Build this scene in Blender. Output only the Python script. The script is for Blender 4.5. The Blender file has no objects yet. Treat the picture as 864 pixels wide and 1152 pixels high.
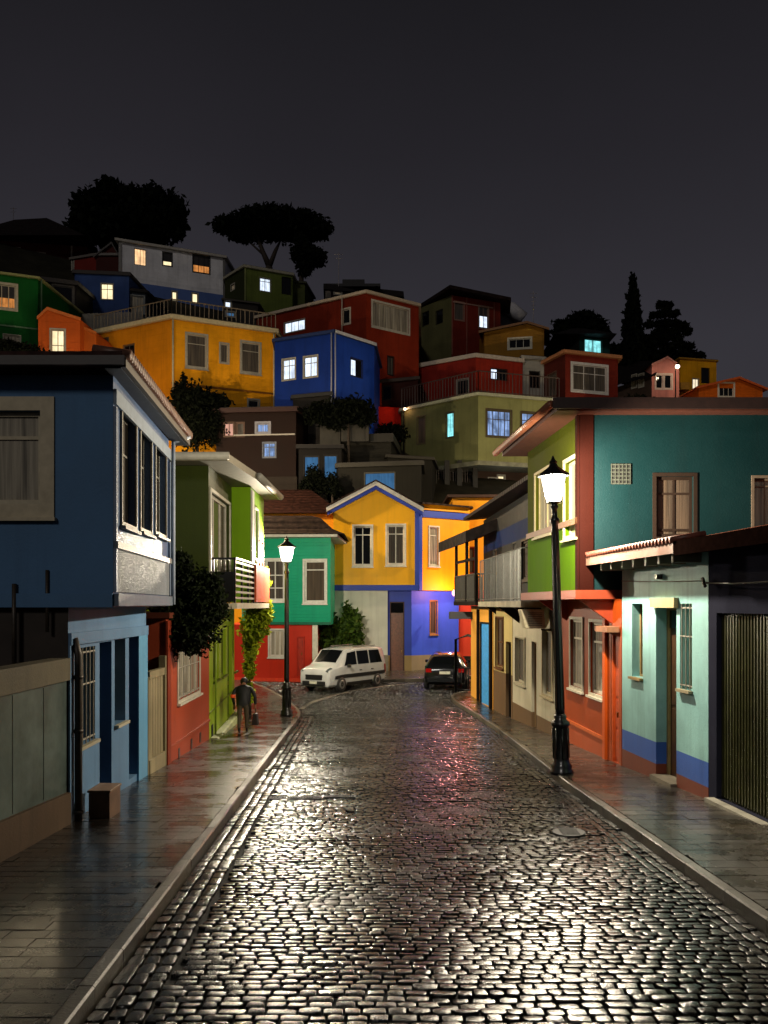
import bpy, bmesh, math, random
from mathutils import Vector, Matrix, noise
random.seed(7)
R = random.Random(11)
sc = bpy.context.scene
C = sc.collection
PI = math.pi

# ------------------------------------------------------------------ view geometry (measured from the photograph)
EYE, F, CX, HY = 2.8, 1000.0, 432.0, 680.0
def X(px, d): return (px - CX) / F * d
def Z(py, d): return EYE + (HY - py) / F * d
def P(px, d): return (X(px, d), d)

def lerp(a, b, t): return a + (b - a) * t
def table(tb, v):
    if v <= tb[0][0]: return tb[0][1]
    for (a, za), (b, zb) in zip(tb, tb[1:]):
        if v <= b:
            t = (v - a) / (b - a)
            return lerp(za, zb, t)
    return tb[-1][1]
def road_z(y):
    if y < 30: return -0.042 * y
    if y < 40:
        t = (y - 30) / 10
        h = t * t * (3 - 2 * t)
        return lerp(-0.042 * y, -1.02, h)
    return -1.02 + min(y - 40, 9) * 0.018
PAVE = 0.14
HILL = [(50.0, 0.0), (50.6, 1.6), (54, 6.0), (58, 9.5), (62, 11.5), (68, 15.5), (74, 20), (80, 24), (90, 28.5), (100, 31), (140, 32), (600, 22)]
def ground_z(x, y):
    if y <= 50.0: b = road_z(y) - 0.12
    elif y <= 50.6: b = lerp(road_z(50) - 0.12, table(HILL, 50.6), (y - 50) / .6)
    else: b = table(HILL, y) * (1 - max(-60, min(60, x)) * 0.011)
    if y > 50:
        w = min(1, (y - 50) / 20)
        b += w * 0.8 * noise.noise(Vector((x * .08, y * .08, 0)))
    # far dark ridge on the right
    b += 70 * math.exp(-(((x - 190) / 70) ** 2 + ((y - 330) / 90) ** 2))
    return b

# ------------------------------------------------------------------ materials
def lin(c):
    c = c / 255.0
    return c / 12.92 if c <= 0.04045 else ((c + 0.055) / 1.055) ** 2.4
def rgb(r, g, b): return (lin(r), lin(g), lin(b), 1)
MATS = {}
def newmat(name):
    m = bpy.data.materials.new(name); m.use_nodes = True
    nt = m.node_tree; nt.nodes.clear()
    out = nt.nodes.new('ShaderNodeOutputMaterial')
    return m, nt, out
def N(nt, typ, **kw):
    n = nt.nodes.new(typ)
    for k, v in kw.items():
        if k.startswith('_'): setattr(n, k[1:], v)
        else: n.inputs[k].default_value = v
    return n
def L(nt, a, b): nt.links.new(a, b)
def coords(nt, scale=(1, 1, 1), obj=True):
    tc = nt.nodes.new('ShaderNodeTexCoord'); mp = nt.nodes.new('ShaderNodeMapping')
    mp.inputs['Scale'].default_value = scale
    L(nt, tc.outputs['Object' if obj else 'Generated'], mp.inputs['Vector'])
    return mp.outputs['Vector']
def ramp(nt, fac, a, b, ca=(0, 0, 0, 1), cb=(1, 1, 1, 1)):
    r = nt.nodes.new('ShaderNodeValToRGB')
    r.color_ramp.elements[0].position = a; r.color_ramp.elements[0].color = ca
    r.color_ramp.elements[1].position = b; r.color_ramp.elements[1].color = cb
    L(nt, fac, r.inputs['Fac']); return r.outputs['Color']
def mixc(nt, fac, a, b, mode='MIX'):
    m = nt.nodes.new('ShaderNodeMix'); m.data_type = 'RGBA'; m.blend_type = mode
    for s, v in (('Factor', fac), (6, a), (7, b)):
        i = m.inputs[s] if isinstance(s, int) else m.inputs[0]
        if hasattr(v, 'is_output') or isinstance(v, bpy.types.NodeSocket): L(nt, v, i)
        else: i.default_value = v
    return m.outputs[2]

def paint(col, rough=.55, wear=.35, boards=None, spec=.22, bump=.25):
    """Painted render or board wall: blotchy tone, rain streaks, grime, fine bump. boards = (axis_scale) for siding."""
    key = ('paint', col, rough, wear, boards, spec)
    if key in MATS: return MATS[key]
    m, nt, out = newmat('painted_wall')
    c = rgb(*col)
    v = coords(nt)
    n1 = N(nt, 'ShaderNodeTexNoise', Scale=.55, Detail=6, Roughness=.65); L(nt, v, n1.inputs['Vector'])
    vs = coords(nt, (2.2, 2.2, .16))
    n2 = N(nt, 'ShaderNodeTexNoise', Scale=1.6, Detail=5, Roughness=.6); L(nt, vs, n2.inputs['Vector'])
    n3 = N(nt, 'ShaderNodeTexNoise', Scale=26, Detail=4, Roughness=.7); L(nt, v, n3.inputs['Vector'])
    dark = tuple(x * .55 for x in c[:3]) + (1,)
    lite = tuple(min(1, x * 1.12 + .002) for x in c[:3]) + (1,)
    a = mixc(nt, ramp(nt, n1.outputs['Fac'], .35, .7), dark, lite)
    a2 = mixc(nt, wear, c, a)
    st = ramp(nt, n2.outputs['Fac'], .5, .78, (0, 0, 0, 1), (wear, wear, wear, 1))
    a3 = mixc(nt, st, a2, tuple(x * .45 + .003 for x in c[:3]) + (1,))
    ch = ramp(nt, n3.outputs['Fac'], .68, .72, (0, 0, 0, 1), (wear * .5,) * 3 + (1,))
    a4 = mixc(nt, ch, a3, tuple(x * .75 + .012 for x in c[:3]) + (1,))
    b = N(nt, 'ShaderNodeBsdfPrincipled', Roughness=rough)
    b.inputs['Specular IOR Level'].default_value = spec
    L(nt, a4, b.inputs['Base Color'])
    rr = nt.nodes.new('ShaderNodeMapRange'); rr.inputs['To Min'].default_value = max(.05, rough - .18); rr.inputs['To Max'].default_value = min(1, rough + .2)
    L(nt, n1.outputs['Fac'], rr.inputs['Value']); L(nt, rr.outputs[0], b.inputs['Roughness'])
    bp = N(nt, 'ShaderNodeBump', Strength=bump, Distance=.02); L(nt, n3.outputs['Fac'], bp.inputs['Height'])
    last = bp
    if boards:
        w = N(nt, 'ShaderNodeTexWave', Scale=boards[1], Distortion=0, _bands_direction=boards[0], _wave_profile='SAW')
        L(nt, v, w.inputs['Vector'])
        b2 = N(nt, 'ShaderNodeBump', Strength=.8, Distance=.025)
        L(nt, w.outputs['Fac'], b2.inputs['Height']); L(nt, bp.outputs['Normal'], b2.inputs['Normal']); last = b2
    L(nt, last.outputs['Normal'], b.inputs['Normal'])
    L(nt, b.outputs[0], out.inputs[0])
    MATS[key] = m
    return m

def plain(name, col, rough=.5, metal=0, noise_amt=.25, scale=8, bump=.15, coat=0, spec=.5):
    key = (name, col, rough, metal)
    if key in MATS: return MATS[key]
    m, nt, out = newmat(name)
    c = rgb(*col); v = coords(nt)
    n = N(nt, 'ShaderNodeTexNoise', Scale=scale, Detail=5, Roughness=.6); L(nt, v, n.inputs['Vector'])
    a = mixc(nt, ramp(nt, n.outputs['Fac'], .3, .72), tuple(x * (1 - noise_amt) for x in c[:3]) + (1,), tuple(min(1, x * (1 + noise_amt)) for x in c[:3]) + (1,))
    b = N(nt, 'ShaderNodeBsdfPrincipled', Roughness=rough, Metallic=metal)
    b.inputs['Coat Weight'].default_value = coat; b.inputs['Coat Roughness'].default_value = .08
    b.inputs['Specular IOR Level'].default_value = spec
    L(nt, a, b.inputs['Base Color'])
    bp = N(nt, 'ShaderNodeBump', Strength=bump, Distance=.015); L(nt, n.outputs['Fac'], bp.inputs['Height']); L(nt, bp.outputs['Normal'], b.inputs['Normal'])
    L(nt, b.outputs[0], out.inputs[0]); MATS[key] = m
    return m

def corrugated(name, col, freq, axis='Y', rough=.4, metal=.0, stain=.5, dist=.04):
    key = (name, col, freq)
    if key in MATS: return MATS[key]
    m, nt, out = newmat(name); c = rgb(*col); v = coords(nt)
    w = N(nt, 'ShaderNodeTexWave', Scale=freq, Distortion=0, _bands_direction=axis); L(nt, v, w.inputs['Vector'])
    vs = coords(nt, (1.5, 1.5, .35))
    n = N(nt, 'ShaderNodeTexNoise', Scale=1.8, Detail=7, Roughness=.68); L(nt, vs, n.inputs['Vector'])
    a = mixc(nt, ramp(nt, n.outputs['Fac'], .4, .7), tuple(x * (1 - stain) for x in c[:3]) + (1,), tuple(min(1, x * (1 + stain) + .02) for x in c[:3]) + (1,))
    b = N(nt, 'ShaderNodeBsdfPrincipled', Roughness=rough, Metallic=metal)
    L(nt, a, b.inputs['Base Color'])
    rr = nt.nodes.new('ShaderNodeMapRange'); rr.inputs['To Min'].default_value = rough - .15; rr.inputs['To Max'].default_value = rough + .3
    L(nt, n.outputs['Fac'], rr.inputs['Value']); L(nt, rr.outputs[0], b.inputs['Roughness'])
    bp = N(nt, 'ShaderNodeBump', Strength=1, Distance=dist); L(nt, w.outputs['Fac'], bp.inputs['Height'])
    L(nt, bp.outputs['Normal'], b.inputs['Normal']); L(nt, b.outputs[0], out.inputs[0]); MATS[key] = m
    return m

def tiles_mat(col=(58, 30, 22)):
    key = ('tiles', col)
    if key in MATS: return MATS[key]
    m, nt, out = newmat('roof_tiles'); c = rgb(*col); v = coords(nt)
    w = N(nt, 'ShaderNodeTexWave', Scale=1.1, Distortion=.3, _bands_direction='Y'); L(nt, v, w.inputs['Vector'])
    w2 = N(nt, 'ShaderNodeTexWave', Scale=.9, Distortion=.3, _bands_direction='X', _wave_profile='SAW'); L(nt, v, w2.inputs['Vector'])
    n = N(nt, 'ShaderNodeTexNoise', Scale=5, Detail=5); L(nt, v, n.inputs['Vector'])
    a = mixc(nt, ramp(nt, n.outputs['Fac'], .35, .7), tuple(x * .5 for x in c[:3]) + (1,), tuple(x * 1.5 for x in c[:3]) + (1,))
    b = N(nt, 'ShaderNodeBsdfPrincipled', Roughness=.65); b.inputs['Specular IOR Level'].default_value = .08; L(nt, a, b.inputs['Base Color'])
    bp = N(nt, 'ShaderNodeBump', Strength=.8, Distance=.06); L(nt, w.outputs['Fac'], bp.inputs['Height'])
    b2 = N(nt, 'ShaderNodeBump', Strength=.6, Distance=.04); L(nt, w2.outputs['Fac'], b2.inputs['Height']); L(nt, bp.outputs['Normal'], b2.inputs['Normal'])
    L(nt, b2.outputs['Normal'], b.inputs['Normal']); L(nt, b.outputs[0], out.inputs[0]); MATS[key] = m
    return m

def emit_window(kind):
    """Lit room behind thin curtains: emission broken up by folds and soft shapes of what stands in the room."""
    key = ('lit', kind)
    if key in MATS: return MATS[key]
    spec = {'warm': ((255, 205, 150), 1.6, .35), 'orange': ((255, 165, 85), .8, .5), 'white': ((255, 238, 205), 1.25, .3), 'cool': ((222, 236, 255), 1.7, .35),
            'blue': ((165, 198, 255), .95, .6), 'cyan': ((150, 245, 250), 1.5, .5), 'sky': ((95, 160, 220), .42, .25), 'pink': ((255, 190, 165), .8, .2), 'dim': ((200, 175, 140), .22, .5),
            'amber': ((255, 232, 182), 1.6, .25)}[kind]
    m, nt, out = newmat('lit_' + kind); v = coords(nt)
    w = N(nt, 'ShaderNodeTexNoise', Scale=3.5, Detail=2); L(nt, coords(nt, (3, 3, .2)), w.inputs['Vector'])
    n = N(nt, 'ShaderNodeTexNoise', Scale=1.6, Detail=3, Roughness=.6); L(nt, v, n.inputs['Vector'])
    k = spec[2]
    a = ramp(nt, w.outputs['Fac'], .38, .62, (1 - k,) * 3 + (1,), (1, 1, 1, 1))
    b = ramp(nt, n.outputs['Fac'], .36, .56, (1 - k * .9,) * 3 + (1,), (1, 1, 1, 1))
    ab = mixc(nt, 1.0, a, b, 'MULTIPLY'); c = mixc(nt, 1.0, ab, rgb(*spec[0]), 'MULTIPLY')
    e = N(nt, 'ShaderNodeEmission', Strength=spec[1]); L(nt, c, e.inputs['Color'])
    g = N(nt, 'ShaderNodeBsdfGlossy', Roughness=.06, Color=(.04, .04, .045, 1))
    ad = nt.nodes.new('ShaderNodeAddShader'); L(nt, e.outputs[0], ad.inputs[0]); L(nt, g.outputs[0], ad.inputs[1])
    L(nt, ad.outputs[0], out.inputs[0]); MATS[key] = m
    return m

def curtain_pane(col=(70, 62, 52), fold=4.0):
    key = ('curt', col, fold)
    if key in MATS: return MATS[key]
    m, nt, out = newmat('curtain_behind_glass'); c = rgb(*col)
    n = N(nt, 'ShaderNodeTexNoise', Scale=fold, Detail=3, Roughness=.55); L(nt, coords(nt, (2.4, 2.4, .1)), n.inputs['Vector'])
    a = mixc(nt, ramp(nt, n.outputs['Fac'], .35, .65), tuple(x * .4 for x in c[:3]) + (1,), tuple(x * 1.25 for x in c[:3]) + (1,))
    b = N(nt, 'ShaderNodeBsdfPrincipled', Roughness=.8); L(nt, a, b.inputs['Base Color'])
    b.inputs['Coat Weight'].default_value = 1; b.inputs['Coat Roughness'].default_value = .04
    bp = N(nt, 'ShaderNodeBump', Strength=.7, Distance=.05); L(nt, n.outputs['Fac'], bp.inputs['Height']); L(nt, bp.outputs['Normal'], b.inputs['Normal'])
    L(nt, b.outputs[0], out.inputs[0]); MATS[key] = m
    return m
def pane_mat(kind):
    if kind == 'dark': return plain('dark_glass', (10, 11, 13), .06, 0, .2, 3, .02)
    if kind == 'curt': return curtain_pane()
    if kind == 'curt_light': return curtain_pane((150, 142, 125), 5)
    if kind == 'curt_warm': return curtain_pane((70, 56, 42), 3)
    return emit_window(kind)
def flat_emit(name, col, s):
    key = (name, col, s)
    if key in MATS: return MATS[key]
    m, nt, out = newmat(name); e = N(nt, 'ShaderNodeEmission', Strength=s, Color=rgb(*col)); L(nt, e.outputs[0], out.inputs[0]); MATS[key] = m
    return m
def glow_glass(name, col, s, see=.55):
    """frosted lamp glass: lets the bulb's light through and glows itself"""
    key = (name, col, s)
    if key in MATS: return MATS[key]
    m, nt, out = newmat(name); e = N(nt, 'ShaderNodeEmission', Strength=s, Color=rgb(*col)); tr = nt.nodes.new('ShaderNodeBsdfTransparent')
    mx = nt.nodes.new('ShaderNodeMixShader'); mx.inputs[0].default_value = 1 - see; L(nt, tr.outputs[0], mx.inputs[1]); L(nt, e.outputs[0], mx.inputs[2]); L(nt, mx.outputs[0], out.inputs[0]); MATS[key] = m
    m.cycles.emission_sampling = 'NONE'
    return m
def bulb(parent, loc, power, col, r):
    l = bpy.data.lights.new('bulb_light', 'POINT'); l.energy = power; l.color = [lin(c) for c in col]; l.shadow_soft_size = r
    o = bpy.data.objects.new('bulb_light', l); C.objects.link(o); o.parent = parent; o.location = Vector(loc) - ORG[parent.name]; ORG[o.name] = Vector(); return o
WHITE = (205, 200, 188); OFFW = (165, 158, 142); GREYW = (120, 118, 112)
def trim(col=WHITE): return plain('trim_paint', col, .5, 0, .16, 6, .15, 0, .2)
BLACKM = lambda: plain('black_iron', (14, 14, 15), .35, .0, .3, 20, .2)
TIMBER = lambda: plain('dark_timber', (20, 14, 11), .7, 0, .4, 7, .3, 0, .08)
CONC = lambda c=(95, 92, 84): plain('concrete', c, .75, 0, .35, 2.5, .4)

# ------------------------------------------------------------------ mesh and object helpers
ORG = {}
def thing(name, label, cat, loc=(0, 0, 0), group=None, rotz=0):
    o = bpy.data.objects.new(name, None); C.objects.link(o); o.location = loc; o.rotation_euler = (0, 0, rotz)
    o.empty_display_size = .3
    o['label'] = label; o['category'] = cat
    if group: o['group'] = group
    ORG[o.name] = Vector(loc)
    return o
def tag(o, label=None, cat=None, group=None, kind=None):
    if label: o['label'] = label
    if cat: o['category'] = cat
    if group: o['group'] = group
    if kind: o['kind'] = kind
    return o

class MB:
    def __init__(s): s.v = []; s.f = []; s.mi = []; s.m = 0
    def add(s, vs, fs):
        n = len(s.v); s.v += [tuple(v) for v in vs]; s.f += [tuple(n + i for i in f) for f in fs]; s.mi += [s.m] * len(fs); return s
    def quad(s, a, b, c, d): return s.add([a, b, c, d], [(0, 1, 2, 3)])
    def box(s, x0, x1, y0, y1, z0, z1):
        return s.add([(x0, y0, z0), (x1, y0, z0), (x1, y1, z0), (x0, y1, z0), (x0, y0, z1), (x1, y0, z1), (x1, y1, z1), (x0, y1, z1)],
                     [(0, 3, 2, 1), (4, 5, 6, 7), (0, 1, 5, 4), (1, 2, 6, 5), (2, 3, 7, 6), (3, 0, 4, 7)])
    def hexa(s, b, t):  # bottom and top loops
        n = len(b)
        return s.add(list(b) + list(t), [tuple(range(n - 1, -1, -1)), tuple(range(n, 2 * n))] + [(i, (i + 1) % n, n + (i + 1) % n, n + i) for i in range(n)])
    def obox(s, fr, u0, u1, n0, n1, z0, z1):  # box in a wall frame: u along, n outward
        o, U, Nn = fr
        g = lambda u, n, z: (o[0] + U[0] * u + Nn[0] * n, o[1] + U[1] * u + Nn[1] * n, z)
        if u1 < u0: u0, u1 = u1, u0
        return s.hexa([g(u0, n1, z0), g(u1, n1, z0), g(u1, n0, z0), g(u0, n0, z0)], [g(u0, n1, z1), g(u1, n1, z1), g(u1, n0, z1), g(u0, n0, z1)])
    def tube(s, pts, rad, n=8, cap=True):
        pts = [Vector(p) for p in pts]
        rs = rad if isinstance(rad, (list, tuple)) else [rad] * len(pts)
        base = len(s.v); rings = []
        up0 = None
        for i, p in enumerate(pts):
            t = (pts[min(i + 1, len(pts) - 1)] - pts[max(i - 1, 0)]).normalized()
            ref = Vector((0, 0, 1)) if abs(t.z) < .9 else Vector((1, 0, 0))
            a = t.cross(ref).normalized(); b = t.cross(a).normalized()
            rings.append([p + (a * math.cos(2 * PI * k / n) + b * math.sin(2 * PI * k / n)) * rs[i] for k in range(n)])
        vs = [v for r in rings for v in r]; fs = []
        for i in range(len(pts) - 1):
            for k in range(n):
                fs.append((i * n + k, i * n + (k + 1) % n, (i + 1) * n + (k + 1) % n, (i + 1) * n + k))
        if cap: fs += [tuple(range(n - 1, -1, -1)), tuple((len(pts) - 1) * n + k for k in range(n))]
        return s.add(vs, fs)
    def lathe(s, prof, n=12, c=(0, 0, 0), sq=None):
        vs = []; fs = []
        for r, z in prof:
            for k in range(n):
                a = 2 * PI * (k + .5) / n
                vs.append((c[0] + r * math.cos(a), c[1] + r * math.sin(a), c[2] + z))
        for i in range(len(prof) - 1):
            for k in range(n): fs.append((i * n + k, i * n + (k + 1) % n, (i + 1) * n + (k + 1) % n, (i + 1) * n + k))
        fs += [tuple(range(n - 1, -1, -1)), tuple((len(prof) - 1) * n + k for k in range(n))]
        return s.add(vs, fs)
    def slab(s, top, t):
        bot = [(a[0], a[1], a[2] - t) for a in top]
        return s.hexa(bot, top)
    def build(s, name, mat, parent=None, smooth=False, bevel=0, loc=None):
        if not s.f: return None
        org = Vector((0, 0, 0))
        if parent is not None: org = ORG[parent.name]
        elif loc is not None: org = Vector(loc)
        me = bpy.data.meshes.new(name)
        me.from_pydata([(v[0] - org.x, v[1] - org.y, v[2] - org.z) for v in s.v], [], s.f)
        for m in (mat if isinstance(mat, (list, tuple)) else [mat]): me.materials.append(m)
        if max(s.mi): me.polygons.foreach_set('material_index', s.mi)
        if smooth: me.polygons.foreach_set('use_smooth', [True] * len(me.polygons))
        me.update()
        o = bpy.data.objects.new(name, me); C.objects.link(o)
        if parent is not None: o.parent = parent
        else: o.location = org
        ORG[o.name] = org
        if bevel:
            b = o.modifiers.new('b', 'BEVEL'); b.width = bevel; b.segments = 2; b.limit_method = 'ANGLE'; b.angle_limit = math.radians(40)
        return o

def copy_tree(o, parent=None):
    c = o.copy(); C.objects.link(c); c.parent = parent
    ORG[c.name] = ORG.get(o.name, Vector())
    for ch in [x for x in bpy.data.objects if x.parent == o]: copy_tree(ch, c)
    return c

# ------------------------------------------------------------------ house builder
class House:
    def __init__(s, name, label, at, cat='house', group=None):
        s.root = thing(name, label, cat, at, group)
        s.blocks = []
    def block(s, pts, z0, levels, tops=None, gable=None, skip=()):
        """pts: plan loop, seen front edges first, left to right (counter-clockwise). levels: [(z_top, material, part name), ...]"""
        b = dict(pts=[Vector((p[0], p[1])) for p in pts], z0=z0, levels=levels, open={}, tops=tops, gable=gable or {}, skip=skip)
        s.blocks.append(b); return b
    def frame(s, b, e):
        A = b['pts'][e]; B = b['pts'][(e + 1) % len(b['pts'])]
        U = (B - A).normalized(); return (A, U, Vector((U.y, -U.x)))
    def uz(s, b, e, px, py):
        """where the sight line through a photograph point meets this wall: distance along it and height"""
        A, U, Nn = s.frame(b, e); k = (px - CX) / F
        den = k * U.y - U.x
        # A + u U = t (k,1)
        t = (A.x * U.y - A.y * U.x) / den
        u = (k * t - A.x) * U.x + (t - A.y) * U.y
        return u, t
    def rect(s, b, e, r):
        ua, ta = s.uz(b, e, r[0], 0); ub, tb = s.uz(b, e, r[2], 0); t = (ta + tb) / 2
        return min(ua, ub), max(ua, ub), Z(r[3], t), Z(r[1], t)
    def win(s, b, e, r, pane='dark', cols=2, rows=(), depth=.1, fw=.06, tw=.06, col=WHITE, proud=.03, sill=True, blind=0, real=None, name='window', bars=0, rim=None, panes=None):
        u0, u1, z0, z1 = real if real else s.rect(b, e, r)
        b['open'].setdefault(e, []).append((u0, u1, z0, z1, depth))
        fr = s.frame(b, e); m = MB()
        d0 = -depth + .005; d1 = -depth + .055
        for (a, c, g, h) in ((u0, u0 + fw, z0, z1), (u1 - fw, u1, z0, z1), (u0 + fw, u1 - fw, z0, z0 + fw), (u0 + fw, u1 - fw, z1 - fw, z1)):
            m.obox(fr, a, c, d0, d1, g, h)
        for i in range(1, cols):
            uc = lerp(u0, u1, i / cols); m.obox(fr, uc - fw * .35, uc + fw * .35, d0, d1 - .01, z0 + fw, z1 - fw)
        for q in rows:
            zc = lerp(z0, z1, q); m.obox(fr, u0 + fw, u1 - fw, d0 + .002, d1 - .006, zc - fw * .35, zc + fw * .35)
        if tw:
            a = .004
            m.obox(fr, u0 - tw, u0, a, proud, z0 - tw, z1 + tw); m.obox(fr, u1, u1 + tw, a, proud, z0 - tw, z1 + tw)
            m.obox(fr, u0, u1, a, proud, z1, z1 + tw); m.obox(fr, u0, u1, a, proud, z0 - tw, z0)
        w = m.build(name, trim(col), s.root)
        if sill:
            sm = MB(); sm.obox(fr, u0 - tw - .03, u1 + tw + .03, .004, proud + .06, z0 - tw - .05, z0 - tw); sm.build('sill', trim(col), w)
        pn = MB(); o, U, Nn = fr
        g = lambda u, z, n=-depth + .02: (o.x + U.x * u + Nn.x * n, o.y + U.y * u + Nn.y * n, z)
        pn.quad(g(u0 + fw * .5, z0 + fw * .5), g(u1 - fw * .5, z0 + fw * .5), g(u1 - fw * .5, z1 - fw * .5), g(u0 + fw * .5, z1 - fw * .5))
        pn.build('pane', pane_mat(pane), w)
        if blind:
            bl = MB(); bl.obox(fr, u0 + fw, u1 - fw, -depth + .024, -depth + .032, lerp(z1, z0, blind), z1 - fw); bl.build('blind', curtain_pane((40, 36, 34), 3), w)
        if bars:
            bm = MB()
            for i in range(bars):
                uc = lerp(u0, u1, (i + .5) / bars); A = (o.x + U.x * uc + Nn.x * .0, o.y + U.y * uc + Nn.y * .0)
                bm.tube([(A[0], A[1], z0), (A[0], A[1], z1)], .011, 6)
            for q in (.05, .62, .95): zc = lerp(z0, z1, q); bm.obox(fr, u0, u1, -.02, .0, zc - .012, zc + .012)
            bm.build('bars', trim((150, 146, 135)), w)
        return w
    def door(s, b, e, r, col=(60, 40, 28), depth=.18, panels=3, frame=None, real=None, glass=False, transom=0, handle=True, bare=False):
        u0, u1, z0, z1 = real if real else s.rect(b, e, r)
        b['open'].setdefault(e, []).append((u0, u1, z0, z1, depth))
        fr = s.frame(b, e); m = MB(); fw = .06
        m.obox(fr, u0, u1, -depth + .002, -depth + .03, z0, z1)
        zt = z1
        if transom: zt = lerp(z1, z0, transom)
        if not bare:
            for i in range(panels):
                a = lerp(z0 + .1, zt - .05, i / panels); c = lerp(z0 + .1, zt - .05, (i + 1) / panels) - .08
                m.obox(fr, u0 + .12, u1 - .12, -depth + .03, -depth + .045, a, c)
        d = m.build('door', plain('door_paint', col, .4, 0, .3, 9, .15), s.root)
        fm = MB(); fc = frame or tuple(int(x * .8) for x in col)
        for (a, c, g, h) in ((u0, u0 + fw, z0, z1), (u1 - fw, u1, z0, z1), (u0 + fw, u1 - fw, z1 - fw, z1)): fm.obox(fr, a, c, -depth + .031, -depth + .09, g, h)
        fm.build('door_frame', trim(fc), d)
        if transom:
            pn = MB(); pn.obox(fr, u0 + fw, u1 - fw, -depth + .046, -depth + .052, zt, z1 - fw); pn.build('transom', pane_mat('dark'), d)
        if handle:
            hm = MB(); uc = u1 - .17; zc = z0 + 1.0
            hm.obox(fr, uc, uc + .03, -depth + .046, -depth + .1, zc, zc + .12); hm.build('handle', plain('brass', (150, 120, 60), .3, 1), d)
        return d
    def strip(s, b, e, z0, z1, proud, col, name='trim', u0=None, u1=None, mat=None, inner=.004):
        fr = s.frame(b, e); ln = (b['pts'][(e + 1) % len(b['pts'])] - b['pts'][e]).length
        return MB().obox(fr, 0 if u0 is None else u0, ln if u1 is None else u1, inner, proud, z0, z1).build(name, mat or trim(col), s.root)
    def part(s, m, name, mat, smooth=False, bevel=0): return m.build(name, mat, s.root, smooth, bevel)
    def flat_roof(s, b, z, t=.25, over=.15, col=(170, 165, 150), name='cornice', topmat=None, zs=None):
        pts = b['pts']; c = sum(pts, Vector((0, 0))) / len(pts)
        n = len(pts); out = []
        for i in range(n):
            p0, p1, p2 = pts[i - 1], pts[i], pts[(i + 1) % n]
            d1 = (p1 - p0).normalized(); d2 = (p2 - p1).normalized(); n1 = Vector((d1.y, -d1.x)); n2 = Vector((d2.y, -d2.x))
            k = n1 + n2; k = k / max(.25, k.dot(n1)); 
            if k.length > 2.5: k = k.normalized() * 2.5
            out.append(p1 + k * over)
        m = MB(); m.slab([(p.x, p.y, (zs[i] if zs else z) + t + .003) for i, p in enumerate(out)], t)
        r = m.build(name, trim(col), s.root)
        if topmat:
            m2 = MB(); m2.slab([(lerp(p.x, c.x, .02), lerp(p.y, c.y, .02), (zs[i] if zs else z) + t + .055) for i, p in enumerate(out)], .05); m2.build('roof', topmat, s.root)
        return r, out
    def finish(s):
        for b in s.blocks:
            pts = b['pts']; n = len(pts); groups = {}
            def gr(name, mat):
                k = (name, mat.name)
                if k not in groups: groups[k] = (MB(), name, mat)
                return groups[k][0]
            for e in range(n):
                if e in b['skip']: continue
                o, U, Nn = s.frame(b, e); ln = (pts[(e + 1) % n] - pts[e]).length
                ops = b['open'].get(e, [])
                g = lambda u, z, d=0: (o.x + U.x * u - Nn.x * d, o.y + U.y * u - Nn.y * d, z)
                zb = b['z0']
                for (zt, mat, name) in b['levels']:
                    if isinstance(mat, dict): mt = mat.get(e, mat[None])
                    else: mt = mat
                    m = gr(name, mt)
                    us = sorted(set([0, ln] + [max(0, min(ln, v)) for q in ops for v in q[:2]]))
                    zs = sorted(set([zb, zt] + [v for q in ops for v in q[2:4] if zb < v < zt]))
                    for ua, ub in zip(us, us[1:]):
                        for za, zc in zip(zs, zs[1:]):
                            um, zm = (ua + ub) / 2, (za + zc) / 2
                            if any(q[0] < um < q[1] and q[2] < zm < q[3] for q in ops): continue
                            m.quad(g(ua, za), g(ub, za), g(ub, zc), g(ua, zc))
                    for (u0, u1, a, c, d) in ops:
                        a2, c2 = max(a, zb), min(c, zt)
                        if a2 >= c2: continue
                        u0 = max(0, u0); u1 = min(ln, u1)
                        m.quad(g(u0, a2), g(u0, c2), g(u0, c2, d), g(u0, a2, d)); m.quad(g(u1, a2), g(u1, a2, d), g(u1, c2, d), g(u1, c2))
                        if a >= zb: m.quad(g(u0, a), g(u0, a, d), g(u1, a, d), g(u1, a))
                        if c <= zt: m.quad(g(u0, c), g(u1, c), g(u1, c, d), g(u0, c, d))
                    zb = zt
                # sloped or gabled top
                zt = b['levels'][-1][0]; mt = b['levels'][-1][1]
                if isinstance(mt, dict): mt = mt.get(e, mt[None])
                m = gr(b['levels'][-1][2], mt)
                if b['tops']:
                    h0, h1 = b['tops'][e], b['tops'][(e + 1) % n]
                    if h0 > zt + 1e-4 or h1 > zt + 1e-4:
                        m.add([g(0, zt), g(ln, zt), g(ln, h1), g(0, h0)], [(0, 1, 2, 3)])
                if e in b['gable']:
                    fr_, zg = b['gable'][e]; m.add([g(0, zt), g(ln, zt), g(ln * fr_, zg)], [(0, 1, 2)])
            bot = MB(); bot.add([(p.x, p.y, b['z0'] + .002) for p in pts], [tuple(range(n - 1, -1, -1))])
            k = list(groups.values())[0]; k[0].add([(p.x, p.y, b['z0']) for p in pts], [tuple(range(n - 1, -1, -1))])
            tp = list(groups.values())[-1]
            tz = b['tops'] or [b['levels'][-1][0]] * n
            tp[0].add([(p.x, p.y, tz[i]) for i, p in enumerate(pts)], [tuple(range(n))])
            for m, name, mat in groups.values(): m.build(name, mat, s.root)

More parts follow.
